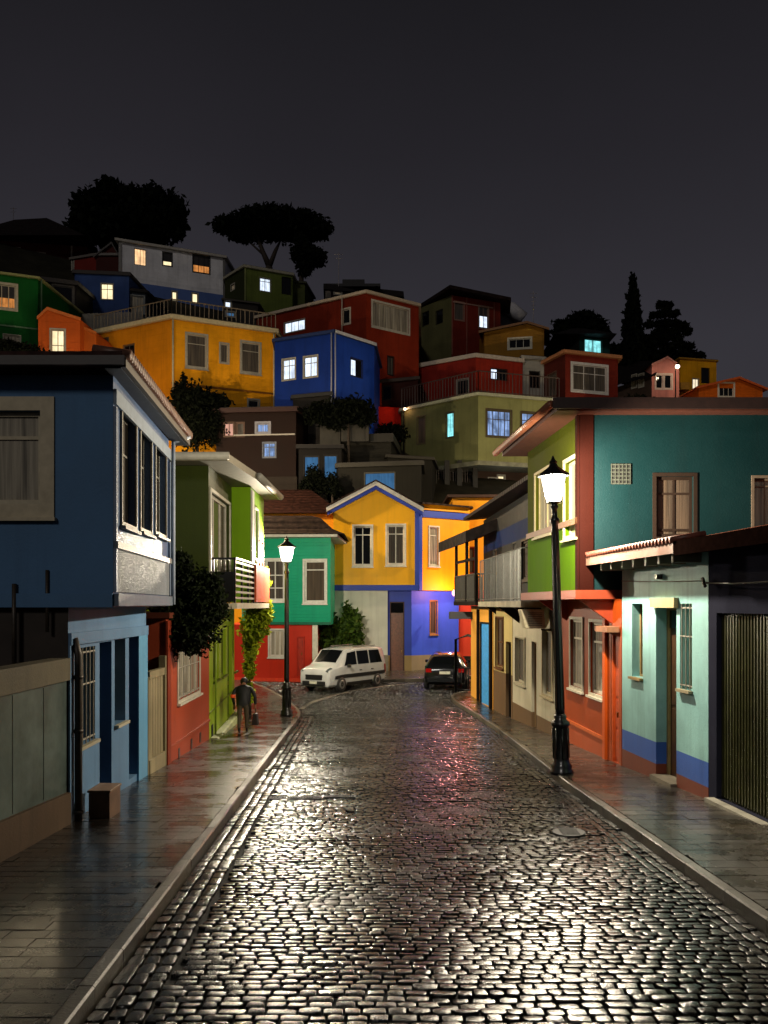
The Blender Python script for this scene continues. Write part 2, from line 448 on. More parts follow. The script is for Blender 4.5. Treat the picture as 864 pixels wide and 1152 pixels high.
def rail(root, pts, z0, z1, col=None, name='railing', step=.14, r=.012, post=1.2, mat=None, zs=None):
    """open railing: top and bottom rail, thin balusters, posts"""
    m = MB()
    for i in range(len(pts) - 1):
        a = Vector(pts[i]); b = Vector(pts[i + 1]); ln = (b - a).length; za, zb = (z0, z0)
        m.tube([(a.x, a.y, z1), (b.x, b.y, z1)], r * 2, 6); m.tube([(a.x, a.y, z0 + .08), (b.x, b.y, z0 + .08)], r * 1.3, 6)
        k = max(1, int(ln / step))
        for j in range(k + 1):
            p = a.lerp(b, j / k); rr = r * 1.8 if j % max(1, round(post / step)) == 0 or j in (0, k) else r
            m.tube([(p.x, p.y, z0), (p.x, p.y, z1)], rr, 5)
    return m.build(name, mat or trim(col or (120, 112, 100)), root)
# ================================================================== GROUND, ROAD, PAVEMENTS
KL = [(-6, -2.02), (30, -2.02), (32.5, -2.03), (33.8, -2.2), (35, -2.5), (36, -2.75), (43, -5.3), (44, -5.6)]
KR = [(-6, 3.93), (8, 3.93), (17, 4.0), (24, 4.25), (28, 4.38), (32, 4.38), (34, 4.22), (35.6, 3.95), (36.8, 3.9), (37.6, 4.1), (38.2, 4.6), (38.6, 5.4), (38.8, 7)]
def kl(y): return table(KL, y) - .031 * y
def kr(y): return table(KR, y) - .031 * y

def wet_stone(name, cols, rough=(.12, .42), island=True, bump=.5, fine=60, coat=.6, scale=1.0, brick=None):
    m, nt, out = newmat(name); v = coords(nt)
    b = N(nt, 'ShaderNodeBsdfPrincipled')
    n = N(nt, 'ShaderNodeTexNoise', Scale=fine, Detail=5, Roughness=.65); L(nt, v, n.inputs['Vector'])
    n2 = N(nt, 'ShaderNodeTexNoise', Scale=.7 * scale, Detail=4, Roughness=.6); L(nt, v, n2.inputs['Vector'])
    a, c = rgb(*cols[0]), rgb(*cols[1])
    if island:
        g = nt.nodes.new('ShaderNodeNewGeometry'); base = mixc(nt, g.outputs['Random Per Island'], a, c)
    else:
        base = mixc(nt, ramp(nt, n2.outputs['Fac'], .3, .7), a, c)
    gr = mixc(nt, ramp(nt, n.outputs['Fac'], .35, .7), (.55, .55, .55, 1), (1.3, 1.3, 1.3, 1))
    col = mixc(nt, 1.0, base, gr, 'MULTIPLY')
    L(nt, col, b.inputs['Base Color'])
    # wetness: large patches of thin water and drier islands
    mr = nt.nodes.new('ShaderNodeMapRange'); mr.inputs['From Min'].default_value = .35; mr.inputs['From Max'].default_value = .68
    mr.inputs['To Min'].default_value = rough[0]; mr.inputs['To Max'].default_value = rough[1]
    L(nt, n2.outputs['Fac'], mr.inputs['Value'])
    ad = nt.nodes.new('ShaderNodeMath'); ad.operation = 'MULTIPLY_ADD'; ad.inputs[1].default_value = .18; L(nt, n.outputs['Fac'], ad.inputs[0]); L(nt, mr.outputs[0], ad.inputs[2])
    L(nt, ad.outputs[0], b.inputs['Roughness'])
    b.inputs['Specular IOR Level'].default_value = .6
    b.inputs['Coat Weight'].default_value = coat; b.inputs['Coat Roughness'].default_value = .12; b.inputs['Coat IOR'].default_value = 1.33
    bp = N(nt, 'ShaderNodeBump', Strength=bump, Distance=.006); L(nt, n.outputs['Fac'], bp.inputs['Height'])
    last = bp
    if brick:
        bt = N(nt, 'ShaderNodeTexBrick', Scale=1.0, Color1=(.75, .75, .75, 1), Color2=(1, 1, 1, 1), Mortar=(0, 0, 0, 1))
        bt.inputs['Mortar Size'].default_value = .014; bt.inputs['Mortar Smooth'].default_value = .6; bt.inputs['Brick Width'].default_value = brick[0]; bt.inputs['Row Height'].default_value = brick[1]
        mp = nt.nodes.new('ShaderNodeMapping'); tc = nt.nodes.new('ShaderNodeTexCoord'); mp.inputs['Rotation'].default_value = (0, 0, .031)
        wn = N(nt, 'ShaderNodeTexNoise', Scale=1.7, Detail=2); L(nt, tc.outputs['Object'], wn.inputs['Vector'])
        sv = N(nt, 'ShaderNodeVectorMath', _operation='SCALE'); sv.inputs['Scale'].default_value = .05; L(nt, wn.outputs['Color'], sv.inputs[0])
        av = N(nt, 'ShaderNodeVectorMath', _operation='ADD'); L(nt, tc.outputs['Object'], av.inputs[0]); L(nt, sv.outputs[0], av.inputs[1])
        L(nt, av.outputs[0], mp.inputs['Vector']); L(nt, mp.outputs[0], bt.inputs['Vector'])
        b2 = N(nt, 'ShaderNodeBump', Strength=1, Distance=.03); L(nt, bt.outputs['Color'], b2.inputs['Height']); L(nt, bp.outputs['Normal'], b2.inputs['Normal'])
        n4 = N(nt, 'ShaderNodeTexNoise', Scale=2.6, Detail=3); L(nt, v, n4.inputs['Vector'])
        b3 = N(nt, 'ShaderNodeBump', Strength=.6, Distance=.03); L(nt, n4.outputs['Fac'], b3.inputs['Height']); L(nt, b2.outputs['Normal'], b3.inputs['Normal'])
        col2 = mixc(nt, 1.0, col, mixc(nt, 1.0, bt.outputs['Color'], (1, 1, 1, 1), 'MULTIPLY'), 'MULTIPLY'); L(nt, col2, b.inputs['Base Color'])
        last = b3
    L(nt, last.outputs['Normal'], b.inputs['Normal']); L(nt, b.outputs[0], out.inputs[0])
    return m
M_COB = wet_stone('wet_cobble', ((8, 7, 6), (30, 27, 23)), (.04, .22), True, .5, 60, .12)
M_JOINT = plain('wet_joint_soil', (14, 12, 10), .85, 0, .4, 30, .6)
M_PAVE = wet_stone('wet_paving', ((30, 25, 22), (54, 46, 39)), (.06, .34), False, .7, 45, .35, 1.6, brick=(.62, .31))
M_PAVE_R = wet_stone('wet_paving_pale', ((48, 43, 37), (84, 76, 66)), (.08, .40), False, .8, 45, .3, 1.9, brick=(.5, .34))
M_KERB = wet_stone('kerb_stone', ((54, 50, 43), (98, 91, 78)), (.2, .5), True, 1.0, 34, .2)
M_EARTH = plain('hill_earth', (34, 32, 24), .95, 0, .5, .6, .6, 0, .1)

# terrain sheet
xs = [-420, -250, -150, -100, -70] + [x * 2.0 for x in range(-27, 28)] + [70, 90, 110, 140, 170, 200, 240, 300, 420]
ys = [-80, -40, -20, -10, 0, 10, 20, 30, 34, 38, 42, 45, 47, 49, 50.0, 50.6] + [51 + 1.5 * i for i in range(34)] + [106, 115, 130, 150, 180, 220, 260, 300, 340, 400, 500, 640, 900]
m = MB(); nx = len(xs)
m.add([(x, y, ground_z(x, y)) for y in ys for x in xs], [(j * nx + i, j * nx + i + 1, (j + 1) * nx + i + 1, (j + 1) * nx + i) for j in range(len(ys) - 1) for i in range(nx - 1)])
tag(m.build('terrain', M_EARTH, None, True), kind='structure')

# road bed under the stones
m = MB(); yy = [-6 + .5 * i for i in range(109)]
rl = lambda y: kl(y) - .02 if y < 33 else lerp(kl(33), -14, min(1, (y - 33) / 3))
rr = lambda y: kr(y) + .02 if y < 37.4 else lerp(kr(37.4), 16, min(1, (y - 37.4) / 2))
m.add([p for y in yy for p in ((rl(y), y, road_z(y) - .04), (rr(y), y, road_z(y) - .04))], [(2 * i, 2 * i + 1, 2 * i + 3, 2 * i + 2) for i in range(len(yy) - 1)])
tag(m.build('road', M_JOINT), kind='structure')

def dip(x, y):
    """wheel-worn sags, repairs and lumps so the sheen breaks up"""
    return .022 * noise.noise(Vector((x * .45, y * .6, 3))) + .008 * noise.noise(Vector((x * 2.6, y * 2.1, 7)))
HOLES = [(1.62, 12.35, .5, .16), (1.15, 11.4, .45, .07), (.72, 6.95, .34, .12), (1.1, 15.6, .5, .1)]
def cobble(m, cx, cy, w, l, rot=0, big=1.0):
    h = .5; zc = road_z(cy) + dip(cx, cy) + R.gauss(0, .0028)
    for (hx, hy, hw, hl) in HOLES:
        if abs(cx - hx) < hw and abs(cy - hy) < hl: zc -= .016
    tx, ty = R.gauss(0, .016), R.gauss(-.042, .046)
    ca, sa = math.cos(rot), math.sin(rot)
    w *= .5 * R.uniform(.96, 1.04); l *= .5 * R.uniform(.95, 1.05)
    cc = R.uniform(.5, .82)
    prof = [(1, 0), (1, -.028)]
    base = [(1, cc), (cc, 1), (-cc, 1), (-1, cc), (-1, -cc), (-cc, -1), (cc, -1), (1, -cc)]
    jit = [R.uniform(.88, 1.06) for _ in base]
    vs = []
    for s_, dz in ((1.0, -.034), (.99, -.0055), (.96, -.0011), (.9, 0)):
        for (a, b), j in zip(base, jit):
            x = a * w * s_ * j; y = b * l * (s_ if s_ > .95 else s_ * .97) * j
            vs.append((cx + x * ca - y * sa, cy + x * sa + y * ca, zc + dz + x * tx + y * ty))
    vs.append((cx, cy, zc + .0004))
    fs = []
    for r_ in range(3):
        for k in range(8): fs.append((r_ * 8 + k, r_ * 8 + (k + 1) % 8, (r_ + 1) * 8 + (k + 1) % 8, (r_ + 1) * 8 + k))
    for k in range(8): fs.append((24 + k, 24 + (k + 1) % 8, 32))
    m.add(vs, fs)
GRATES = [(-2.12, -.82, 15.15, 15.33), (-.78, -.28, 15.35, 15.5)]
m = MB(); y = 3.6
while y < 46.2:
    l = R.uniform(.095, .125) if y < 38 else .15
    a, b = (kl(y) + .44, kr(y) - .36) if y < 33 else (max(-8, lerp(kl(33), -9, min(1, (y - 33) / 3))), kr(y) - .34) if y < 37.2 else (-8.5, 8)
    x = a + R.uniform(0, .1)
    rowtilt = R.uniform(-.006, .006)
    while x < b:
        w = R.choice((R.uniform(.12, .17), R.uniform(.15, .23))) if y < 38 else R.uniform(.16, .24)
        ok = not (y > 33 and x + w / 2 < kl(y) + .1) and not (y > 36 and -1.3 < x < 7 and y > 42.9 + max(0, (x - 2.2)) * .55)
        if x + w > b: w = b - x
        if w > .07 and ok: cobble(m, x + w / 2, y + l / 2 + rowtilt * x + R.uniform(-.006, .006), w - .013, l - .012, R.gauss(0, .02))
        x += w
    y += l
# three long rows laid along each kerb
for side in (0, 1):
    for k in range(3):
        y = 3.6 + R.uniform(0, .1)
        while y < (32.6 if side == 0 else 36.6):
            l = R.uniform(.17, .27); o = .075 + k * .145
            x = kl(y) + o if side == 0 else kr(y) - o * .85
            cobble(m, x, y + l / 2, .128 if side == 0 else .11, l - .014, .031); y += l
tag(m.build('road_cobbles', M_COB, None, True), kind='structure')

def path_strip(m, pts, w, dz0, dz1, gap=.008, seg=.9, side=1, zf=road_z):
    """row of stones along a plan path"""
    # resample
    out = []; acc = 0
    for (x0, y0), (x1, y1) in zip(pts, pts[1:]):
        ln = math.hypot(x1 - x0, y1 - y0); k = max(1, round(ln / .15))
        for i in range(k): out.append((lerp(x0, x1, i / k), lerp(y0, y1, i / k)))
    out.append(pts[-1]); per = max(1, round(seg / .15)); i = 0
    while i < len(out) - 1:
        j = min(len(out) - 1, i + per + R.choice((-1, 0, 0, 1)))
        p = out[i:j + 1]; tilt = R.uniform(-.004, .004)
        if len(p) < 2: break
        nrm = []
        for k in range(len(p)):
            a = p[max(0, k - 1)]; b = p[min(len(p) - 1, k + 1)]; d = math.hypot(b[0] - a[0], b[1] - a[1]) or 1
            nrm.append((-(b[1] - a[1]) / d * side, (b[0] - a[0]) / d * side, (b[0] - a[0]) / d, (b[1] - a[1]) / d))
        vs = []; c = .016
        prof = [(0, dz0), (R.uniform(-.004, .004), dz1 - c), (c, dz1), (w - c, dz1 + tilt), (w, dz1 - c * .4 + tilt), (w, dz0)]
        for k, (q, nn) in enumerate(zip(p, nrm)):
            e = gap / 2 if k == 0 else (-gap / 2 if k == len(p) - 1 else 0)
            for (o, z) in prof: vs.append((q[0] + nn[0] * o + nn[2] * e, q[1] + nn[1] * o + nn[3] * e, zf(q[1]) + z))
        n = len(prof); fs = [(k * n + a, k * n + a + 1, (k + 1) * n + a + 1, (k + 1) * n + a) for k in range(len(p) - 1) for a in range(n - 1)]
        fs += [tuple(range(n)), tuple((len(p) - 1) * n + a for a in range(n - 1, -1, -1))]
        m.add(vs, fs); i = j
lp = [(kl(y), y) for y in [3.2 + .5 * i for i in range(60)] + [33, 33.4, 33.8, 34.4, 35, 35.5, 36, 38, 40, 42, 43]]
rp = [(kr(y), y) for y in [3.2 + .5 * i for i in range(65)] + [35.8, 36.3, 36.8, 37.2, 37.6, 37.9, 38.2, 38.4, 38.6, 38.8]]
m = MB(); path_strip(m, lp, .13, -.05, PAVE + .004, side=1); tag(m.build('kerb', M_KERB), kind='structure')
m = MB(); path_strip(m, rp, .13, -.05, PAVE + .004, side=-1); tag(m.build('kerb', M_KERB), kind='structure')
fp = [(-1.2, 47), (-1.2, 43.1), (0, 43.0), (2.2, 43.6), (4.6, 45), (7.5, 47)]
m = MB(); path_strip(m, fp, .2, -.05, PAVE + .004, side=1); tag(m.build('kerb', M_KERB), kind='structure')
gp = [(-3.1, 34.6), (-2.9, 36), (-2.0, 38.2), (-.1, 41.2), (1.2, 42.3), (2.4, 43.0), (4.6, 44.2), (6.5, 45.6)]
m = MB(); path_strip(m, gp, .22, -.05, .006, side=1, seg=.45); tag(m.build('gutter_strip', M_KERB), kind='structure')

def strip_sheet(name, xa, xb, ys_, mat, dz):
    m = MB(); k = 7
    for y in ys_:
        pass
    vs = [(lerp(xa(y), xb(y), i / k), y, road_z(y) + dz) for y in ys_ for i in range(k + 1)]
    m.add(vs, [(j * (k + 1) + i, j * (k + 1) + i + 1, (j + 1) * (k + 1) + i + 1, (j + 1) * (k + 1) + i) for j in range(len(ys_) - 1) for i in range(k)])
    return tag(m.build(name, mat, None, True), kind='structure')
strip_sheet('pavement', lambda y: -9, lambda y: max(-9, kl(y) - .165), [-4 + .4 * i for i in range(118)], M_PAVE, PAVE)
strip_sheet('pavement', lambda y: kr(y) + .165, lambda y: 9, [-4 + .4 * i for i in range(106)] + [38.2, 38.5, 38.75], M_PAVE_R, PAVE)
m = MB(); tp = [(-1.0, 43.3), (0, 43.2), (2.1, 43.8), (4.5, 45.2), (7.4, 47.2), (7.4, 50), (-1.0, 50)]
m.add([(x, y, road_z(y) + PAVE) for x, y in tp], [tuple(range(len(tp)))]); tag(m.build('pavement', M_PAVE_R), kind='structure')
def flags(name, xa, xb, y0, y1, mat, wr, lr, gap=.009):
    m = MB(); y = y0
    while y < y1:
        l = R.uniform(*lr); a, b = xa(y), xb(y); x = a - R.uniform(0, wr[1])
        while x < b:
            w = R.uniform(*wr); x0, x1 = max(x, a), min(x + w, b); x += w
            if x1 - x0 < .06: continue
            zt_ = PAVE + .006 + R.gauss(0, .0012); tx, ty = R.gauss(0, .005), R.gauss(0, .007); cx, cy = (x0 + x1) / 2, y + l / 2; c = .0035
            sk = -.031
            def q(u, v, dz): return (u + sk * 0, v, road_z(v) + zt_ + dz + (u - cx) * tx + (v - cy) * ty)
            X0, X1, Y0, Y1 = x0 + gap / 2, x1 - gap / 2, y + gap / 2, y + l - gap / 2
            lo = [q(X0, Y0, -.02), q(X1, Y0, -.02), q(X1, Y1, -.02), q(X0, Y1, -.02)]
            md = [q(X0, Y0, -c), q(X1, Y0, -c), q(X1, Y1, -c), q(X0, Y1, -c)]
            tp = [q(X0, Y0 + c, 0), q(X1, Y0 + c, 0), q(X1, Y1 - c, 0), q(X0, Y1 - c, 0)]
            m.add(lo + md + tp, [(8, 9, 10, 11)] + [(k, (k + 1) % 4, 4 + (k + 1) % 4, 4 + k) for k in range(4)] + [(4 + k, 4 + (k + 1) % 4, 8 + (k + 1) % 4, 8 + k) for k in range(4)])
        y += l
    return tag(m.build(name, mat), kind='structure')
flags('pavement_slabs', lambda y: -5.4, lambda y: kl(y) - .13, 3.0, 36.0, wet_stone('wet_slab', ((14, 11, 9), (34, 28, 23)), (.05, .32), True, .7, 45, .35, 1.6), (.36, .62), (.2, .27))
flags('pavement_slabs', lambda y: kr(y) + .13, lambda y: 6.6 if y < 15 else 5.6, 3.0, 37.6, wet_stone('wet_slab_pale', ((34, 30, 26), (72, 65, 56)), (.07, .38), True, .8, 45, .3, 1.9), (.34, .6), (.26, .36))

# drain covers in the road
iron = plain('cast_iron', (9, 9, 9), .6, .2, .4, 30, .5)
def grate(x0, x1, y0, y1, label, along=True):
    t = thing('drain_cover', label, 'drain cover', ((x0 + x1) / 2, (y0 + y1) / 2, road_z((y0 + y1) / 2)), 'drain covers in the cobbles')
    z = lambda y: road_z(y) + .012
    m = MB()
    for a, b, c, d in ((x0, x1, y0, y0 + .03), (x0, x1, y1 - .03, y1), (x0, x0 + .03, y0 + .03, y1 - .03), (x1 - .03, x1, y0 + .03, y1 - .03)):
        m.hexa([(a, c, z(c) - .05), (b, c, z(c) - .05), (b, d, z(d) - .05), (a, d, z(d) - .05)], [(a, c, z(c) + .008), (b, c, z(c) + .008), (b, d, z(d) + .008), (a, d, z(d) + .008)])
    m.build('frame', iron, t)
    m = MB(); k = int((x1 - x0) / .05)
    for i in range(k):
        a = x0 + .035 + i * (x1 - x0 - .07) / k
        m.hexa([(a, y0 + .03, z(y0) - .04), (a + .022, y0 + .03, z(y0) - .04), (a + .022, y1 - .03, z(y1) - .04), (a, y1 - .03, z(y1) - .04)], [(a, y0 + .03, z(y0)), (a + .022, y0 + .03, z(y0)), (a + .022, y1 - .03, z(y1)), (a, y1 - .03, z(y1))])
    m.build('grille', iron, t)
grate(X(303, 15.9), X(362, 15.9), 15.8, 16.0, 'long narrow iron drain across the cobbles by the gutter')
grate(X(365, 16.1), X(400, 16.1), 15.95, 16.12, 'short iron drain just past the end of the long narrow drain')
grate(X(322, 19), X(335, 19), 18.6, 19.6, 'small upright grating farther up the street beside the gutter rows')
t = thing('manhole_cover', 'round dark iron manhole cover sunk in the cobbles', 'manhole cover', (X(640, 13.0), 13.0, road_z(13) + .015))
m = MB(); cxm, cym = X(640, 13.0), 13.0
m.lathe([(.24, -.02), (.24, .004), (.22, .008), (.02, .008)], 28, (cxm, cym, road_z(13) + .02)); m.build('lid', iron, t)
m = MB()
for i in range(-4, 5): m.box(cxm - .13, cxm + .13, cym + i * .045 - .01, cym + i * .045 + .01, road_z(13) + .028, road_z(13) + .034)
m.build('ribs', iron, t)
# ================================================================== NEAR BUILDINGS
def pave_z(y): return road_z(y) + PAVE
# ---------- left: dark blue house, upper floor jutting over a pale blue ground floor
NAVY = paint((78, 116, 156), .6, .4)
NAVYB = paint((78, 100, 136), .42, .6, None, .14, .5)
PALEB = paint((92, 126, 160), .55, .6)
h = House('street_house', 'dark blue house with jutting upper floor over a pale blue ground floor', (-6, 15, pave_z(15)))
zt, zb = 6.13, 2.76
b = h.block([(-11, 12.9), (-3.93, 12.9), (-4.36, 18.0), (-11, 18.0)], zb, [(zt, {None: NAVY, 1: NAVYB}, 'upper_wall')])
for r, q in (((136, 468, 151.5, 590), 0), ((157, 485, 169, 596), 0), ((174, 500, 185.5, 600), 0)):
    h.win(b, 1, r, 'curt', 1, (.66,), .16, .05, .07, (132, 130, 122), .035)
h.win(b, 0, (-40, 462, 46, 567), 'curt_light', 1, (.72,), .14, .07, .2, (184, 172, 146), .03)
# lower boarded panel of the upper floor, corner boards, skirting ledge
brd = paint((128, 134, 142), .55, .9, ('Y', .95), .06, .9)
A, U, Nn = h.frame(b, 1); ln = 5.12
h.strip(b, 1, zb + .22, 3.62, .03, None, 'boarding', .12, ln - .12, brd)
h.strip(b, 1, 3.62, 3.72, .07, (104, 108, 110), 'sill_band')
h.strip(b, 1, zb + .02, zb + .2, .08, (96, 106, 120), 'skirting')
h.strip(b, 1, zt - .42, zt - .2, .05, (120, 134, 150), 'frieze')
for u in (.0, ln - .1): h.strip(b, 1, zb + .22, zt - .45, .045, (110, 124, 146), 'corner_board', u, u + .1)
h.strip(b, 0, zb - .002, zb + .2, .05, (24, 36, 58), 'skirting', mat=NAVY)
# roof: low pitched, tiled, deep eaves
m = MB()
def roofpt(x, y): return (x, y, 6.3 + min(.9, (-(x + 3.5)) * .12))
ez = 6.15
m.slab([(-12, 12.45, ez + .2), (-3.67, 12.45, ez + .2), (-4.12, 18.6, ez + .2), (-7.6, 16, ez + .85), (-12, 15.6, ez + .85)][:3] + [(-7.7, 18.7, ez + .75), (-12, 18.7, ez + .75)], .18)
h.part(m, 'roof', tiles_mat((52, 30, 26)))
m = MB()
m.hexa([(-12, 12.40, ez), (-3.62, 12.40, ez), (-3.65, 12.46, ez), (-12, 12.46, ez)], [(-12, 12.40, ez + .13), (-3.62, 12.40, ez + .13), (-3.65, 12.46, ez + .13), (-12, 12.46, ez + .13)])
m.hexa([(-3.69, 12.47, ez - .02), (-3.62, 12.47, ez - .02), (-4.07, 18.65, ez - .02), (-4.13, 18.65, ez - .02)], [(-3.69, 12.47, ez + .12), (-3.62, 12.47, ez + .12), (-4.07, 18.65, ez + .12), (-4.13, 18.65, ez + .12)])
h.part(m, 'fascia', plain('fascia_brown', (36, 24, 20), .5))
m = MB()
for i in range(42):
    t_ = (i + .5) / 42; x = lerp(-3.59, -4.04, t_); y = lerp(12.45, 18.6, t_)
    m.tube([(x + .03, y, ez + .16), (x - .5, y, ez + .245)], [.075, .07], 8)
h.part(m, 'tile_edge', plain('roof_tile', (92, 60, 46), .5, 0, .5, 9), True)
m = MB(); m.hexa([(-4.36, 18.6, ez - .03), (-3.93, 12.5, ez - .03), (-3.70, 12.5, ez - .03), (-4.13, 18.6, ez - .03)], [(-4.36, 18.6, ez - .005), (-3.93, 12.5, ez - .005), (-3.70, 12.5, ez - .005), (-4.13, 18.6, ez - .005)])
h.part(m, 'soffit', trim((52, 60, 74)))
m = MB(); m.tube([(-4.28, 18.06, 2.8), (-4.28, 18.06, 6.1)], .04); m.tube([(-4.28, 18.06, 6.1), (-4.0, 18.3, 6.25)], .04); h.part(m, 'downpipe', trim((150, 160, 175)), True)
# ground floor
z0 = pave_z(19) - .15
g = h.block([(-11, 13.0), (-4.62, 13.0), (-4.74, 17.7), (-11, 17.7)], z0, [(zb - .004, {None: plain('dark_brown_wall', (44, 36, 30), .8, 0, .4, 2), 1: PALEB}, 'ground_floor_wall')])  # front face dark brown, street side pale blue
h.win(g, 1, (86, 728, 107, 836), 'curt', 2, (.6,), .3, .05, 0, (160, 152, 130), .02, True, 0, bars=5)
h.door(g, 1, (112, 722, 125.5, 893), (22, 38, 66), .35, 3, (30, 48, 80))
h.win(g, 1, (129, 719, 141, 813), 'curt', 2, (.7,), .26, .045, 0, (170, 162, 140), .02)
h.door(g, 1, (145, 716, 154, 874), (20, 34, 60), .3, 3, (30, 48, 80))
h.strip(g, 1, 2.2, 2.38, .05, None, 'lintel_band', mat=PALEB); h.strip(g, 1, pave_z(17.7), 2.2, .04, None, 'pilaster', 3.98, 4.68, paint((90, 144, 180), .5, .3))
h.strip(g, 1, pave_z(13) - .6, 2.2, .03, None, 'pilaster', .0, .42, paint((98, 128, 160), .5, .4))
m = MB(); fr = h.frame(g, 1); o, U, Nn = fr
pp = lambda u, n_, z: (o.x + U.x * u + Nn.x * n_, o.y + U.y * u + Nn.y * n_, z)
m.tube([pp(.16, .1, pave_z(13.2)), pp(.16, .1, 2.05), pp(.12, .05, 2.3)], .055, 10)
for z_ in (-.3, .9, 1.7): m.tube([pp(.16, .1, z_), pp(.16, .1, z_ + .05)], .07, 10)
h.part(m, 'drainpipe', plain('old_pipe', (60, 52, 44), .5, .3, .4), True)
m = MB(); m.box(-4.9, -4.86, 12.86, 12.9, 2.4, 3.3); m.tube([(-5.35, 12.86, 1.9), (-5.35, 12.86, 3.1)], .035, 8); h.part(m, 'vent_pipe', plain('old_pipe', (60, 52, 44), .5, .3, .4), True)
h.finish()

# planter / step box on the pavement
yb = 13.65; t = thing('box_planter', 'low brown concrete box against the pale blue wall', 'planter', (-4.3, yb, pave_z(yb)))
m = MB(); zz = pave_z(yb); bx0, bx1, by0, by1 = -4.44, -4.12, 13.35, 13.9
m.box(bx0, bx1, by0, by1, zz - .03, zz + .4); o_ = m.build('body', plain('clay_box', (96, 70, 52), .7, 0, .35, 5, .4), t, False, .012)
m = MB(); m.box(bx0 - .015, bx1 + .015, by0 - .015, by1 + .015, zz + .403, zz + .44); m.build('lid', plain('clay_lid', (112, 86, 64), .6, 0, .3, 5, .3), t, False, .008)

# corrugated boundary wall, foreground left
t = thing('boundary_wall', 'grey green corrugated metal wall with stone coping and brown base', 'wall', (-4.85, 10, pave_z(10)))
def seg_box(m, p0, p1, w0, w1, za, zb_, zc, zd):
    """box along p0-p1, offset w0..w1 to the right-hand side, bottom za/zb at the ends, top zc/zd"""
    d = Vector(p1) - Vector(p0); n_ = Vector((d.y, -d.x)).normalized()
    g_ = lambda p, w, z: (p[0] + n_.x * w, p[1] + n_.y * w, z)
    m.hexa([g_(p0, w1, za), g_(p1, w1, zb_), g_(p1, w0, zb_), g_(p0, w0, za)], [g_(p0, w1, zc), g_(p1, w1, zd), g_(p1, w0, zd), g_(p0, w0, zc)])
w0, w1 = (-4.86, 2.0), (-4.63, 12.96)
gm = plain('worn_metal_sheet', (84, 96, 92), .26, .1, .45, 1.3, .25)
m = MB()
seg_box(m, w0, w1, -.1, .0, -.05, -.5, 1.66, 1.70)
m.build('metal_sheet', gm, t)
m = MB()
for k in range(10):
    y = 3.4 + k * .97
    x = lerp(w0[0], w1[0], (y - 2) / 10.96); m.box(x - .01, x + .006, y, y + .012, pave_z(y) + .5, 1.66)
m.build('seam_strip', plain('zinc_seam', (64, 72, 68), .35, .1, .4, 6), t)
m = MB(); seg_box(m, w0, w1, -.22, .06, 1.66, 1.70, 1.98, 2.02); m.build('coping', paint((96, 88, 70), .7, .9), t)
m = MB(); seg_box(m, w0, w1, -.2, .07, -.3, -.7, .62, .06); m.build('base', paint((84, 66, 50), .65, .9), t)

# ---------- cream timber gate between the blue and the terracotta houses
t = thing('timber_gate', 'cream board gate between the pale blue wall and terracotta house', 'gate', (-4.75, 18.4, pave_z(18.4)))
m = MB(); y0, y1 = 17.72, 19.1; xw = lambda y: -4.74 + (y - 17.7) * .01
for k in range(6):
    a = lerp(y0 + .08, y1 - .08, k / 6); c = lerp(y0 + .08, y1 - .08, (k + 1) / 6) - .012; m.box(xw(a) - .04, xw(a), a, c, pave_z(a) + .28, 1.3 + .02 * (k % 2))
m.build('boards', paint((150, 138, 108), .55, .8), t)
m = MB(); m.box(-4.82, -4.68, y1 - .08, y1 + .04, pave_z(y1), 1.7); m.box(-4.82, -4.7, y0, y0 + .08, pave_z(y0), 1.35); m.build('post', paint((128, 118, 92), .6, .8), t)
m = MB(); m.box(-4.80, -4.68, y0 + .08, y1 - .08, pave_z(18.4) - .1, pave_z(18.4) + .3); m.build('rail', paint((150, 138, 108), .55, .8), t); m = MB(); m.box(-4.8, -4.69, y0 + .08, y1 - .08, 1.3, 1.45); m.build('rail', paint((150, 138, 108), .55, .8), t)

# ---------- terracotta low house
TERR = paint((166, 70, 42), .5, .6)
h = House('street_house', 'low terracotta house with one barred white window behind the dark tree', (-6, 21.5, pave_z(21)))
b = h.block([(-10, 19.15), (-4.7, 19.15), (-4.76, 24.2), (-10, 24.2)], pave_z(25) - .2, [(pave_z(21) + .75, {None: TERR}, 'plinth_wall'), (2.5, TERR, 'wall')])
h.win(b, 1, (200, 727, 224, 782), 'curt_light', 3, (), .12, .05, .07, (190, 184, 168), .03, bars=6)
h.strip(b, 1, -.38, -.32, .03, (150, 66, 40), 'plinth_moulding')
h.strip(b, 1, pave_z(23), 2.45, .05, None, 'corner_post', -.02, .3, paint((128, 48, 28), .5, .4))
h.flat_roof(b, 2.5, .12, .1, (90, 44, 30))
m = MB(); fr = h.frame(b, 1)
for u in (1.2, 2.6, 3.7): m.obox(fr, u, u + .16, .004, .012, -.75, -.5)
h.part(m, 'air_vent', BLACKM())
h.finish()

# ---------- lime green house with balcony
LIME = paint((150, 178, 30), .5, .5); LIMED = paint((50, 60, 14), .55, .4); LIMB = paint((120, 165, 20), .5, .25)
h = House('street_house', 'lime green house with white eaves and a small black balcony', (-7, 26, pave_z(26)))
fz, rz = 2.86, 6.5
b = h.block([(-10.5, 23.7), (-4.68, 23.7), (-4.80, 28.0), (-4.20, 28.0), (-4.22, 31.2), (-10.5, 31.2)], fz, [(rz, {None: LIMED, 1: LIMED, 2: LIMB, 3: LIMB}, 'upper_wall')])
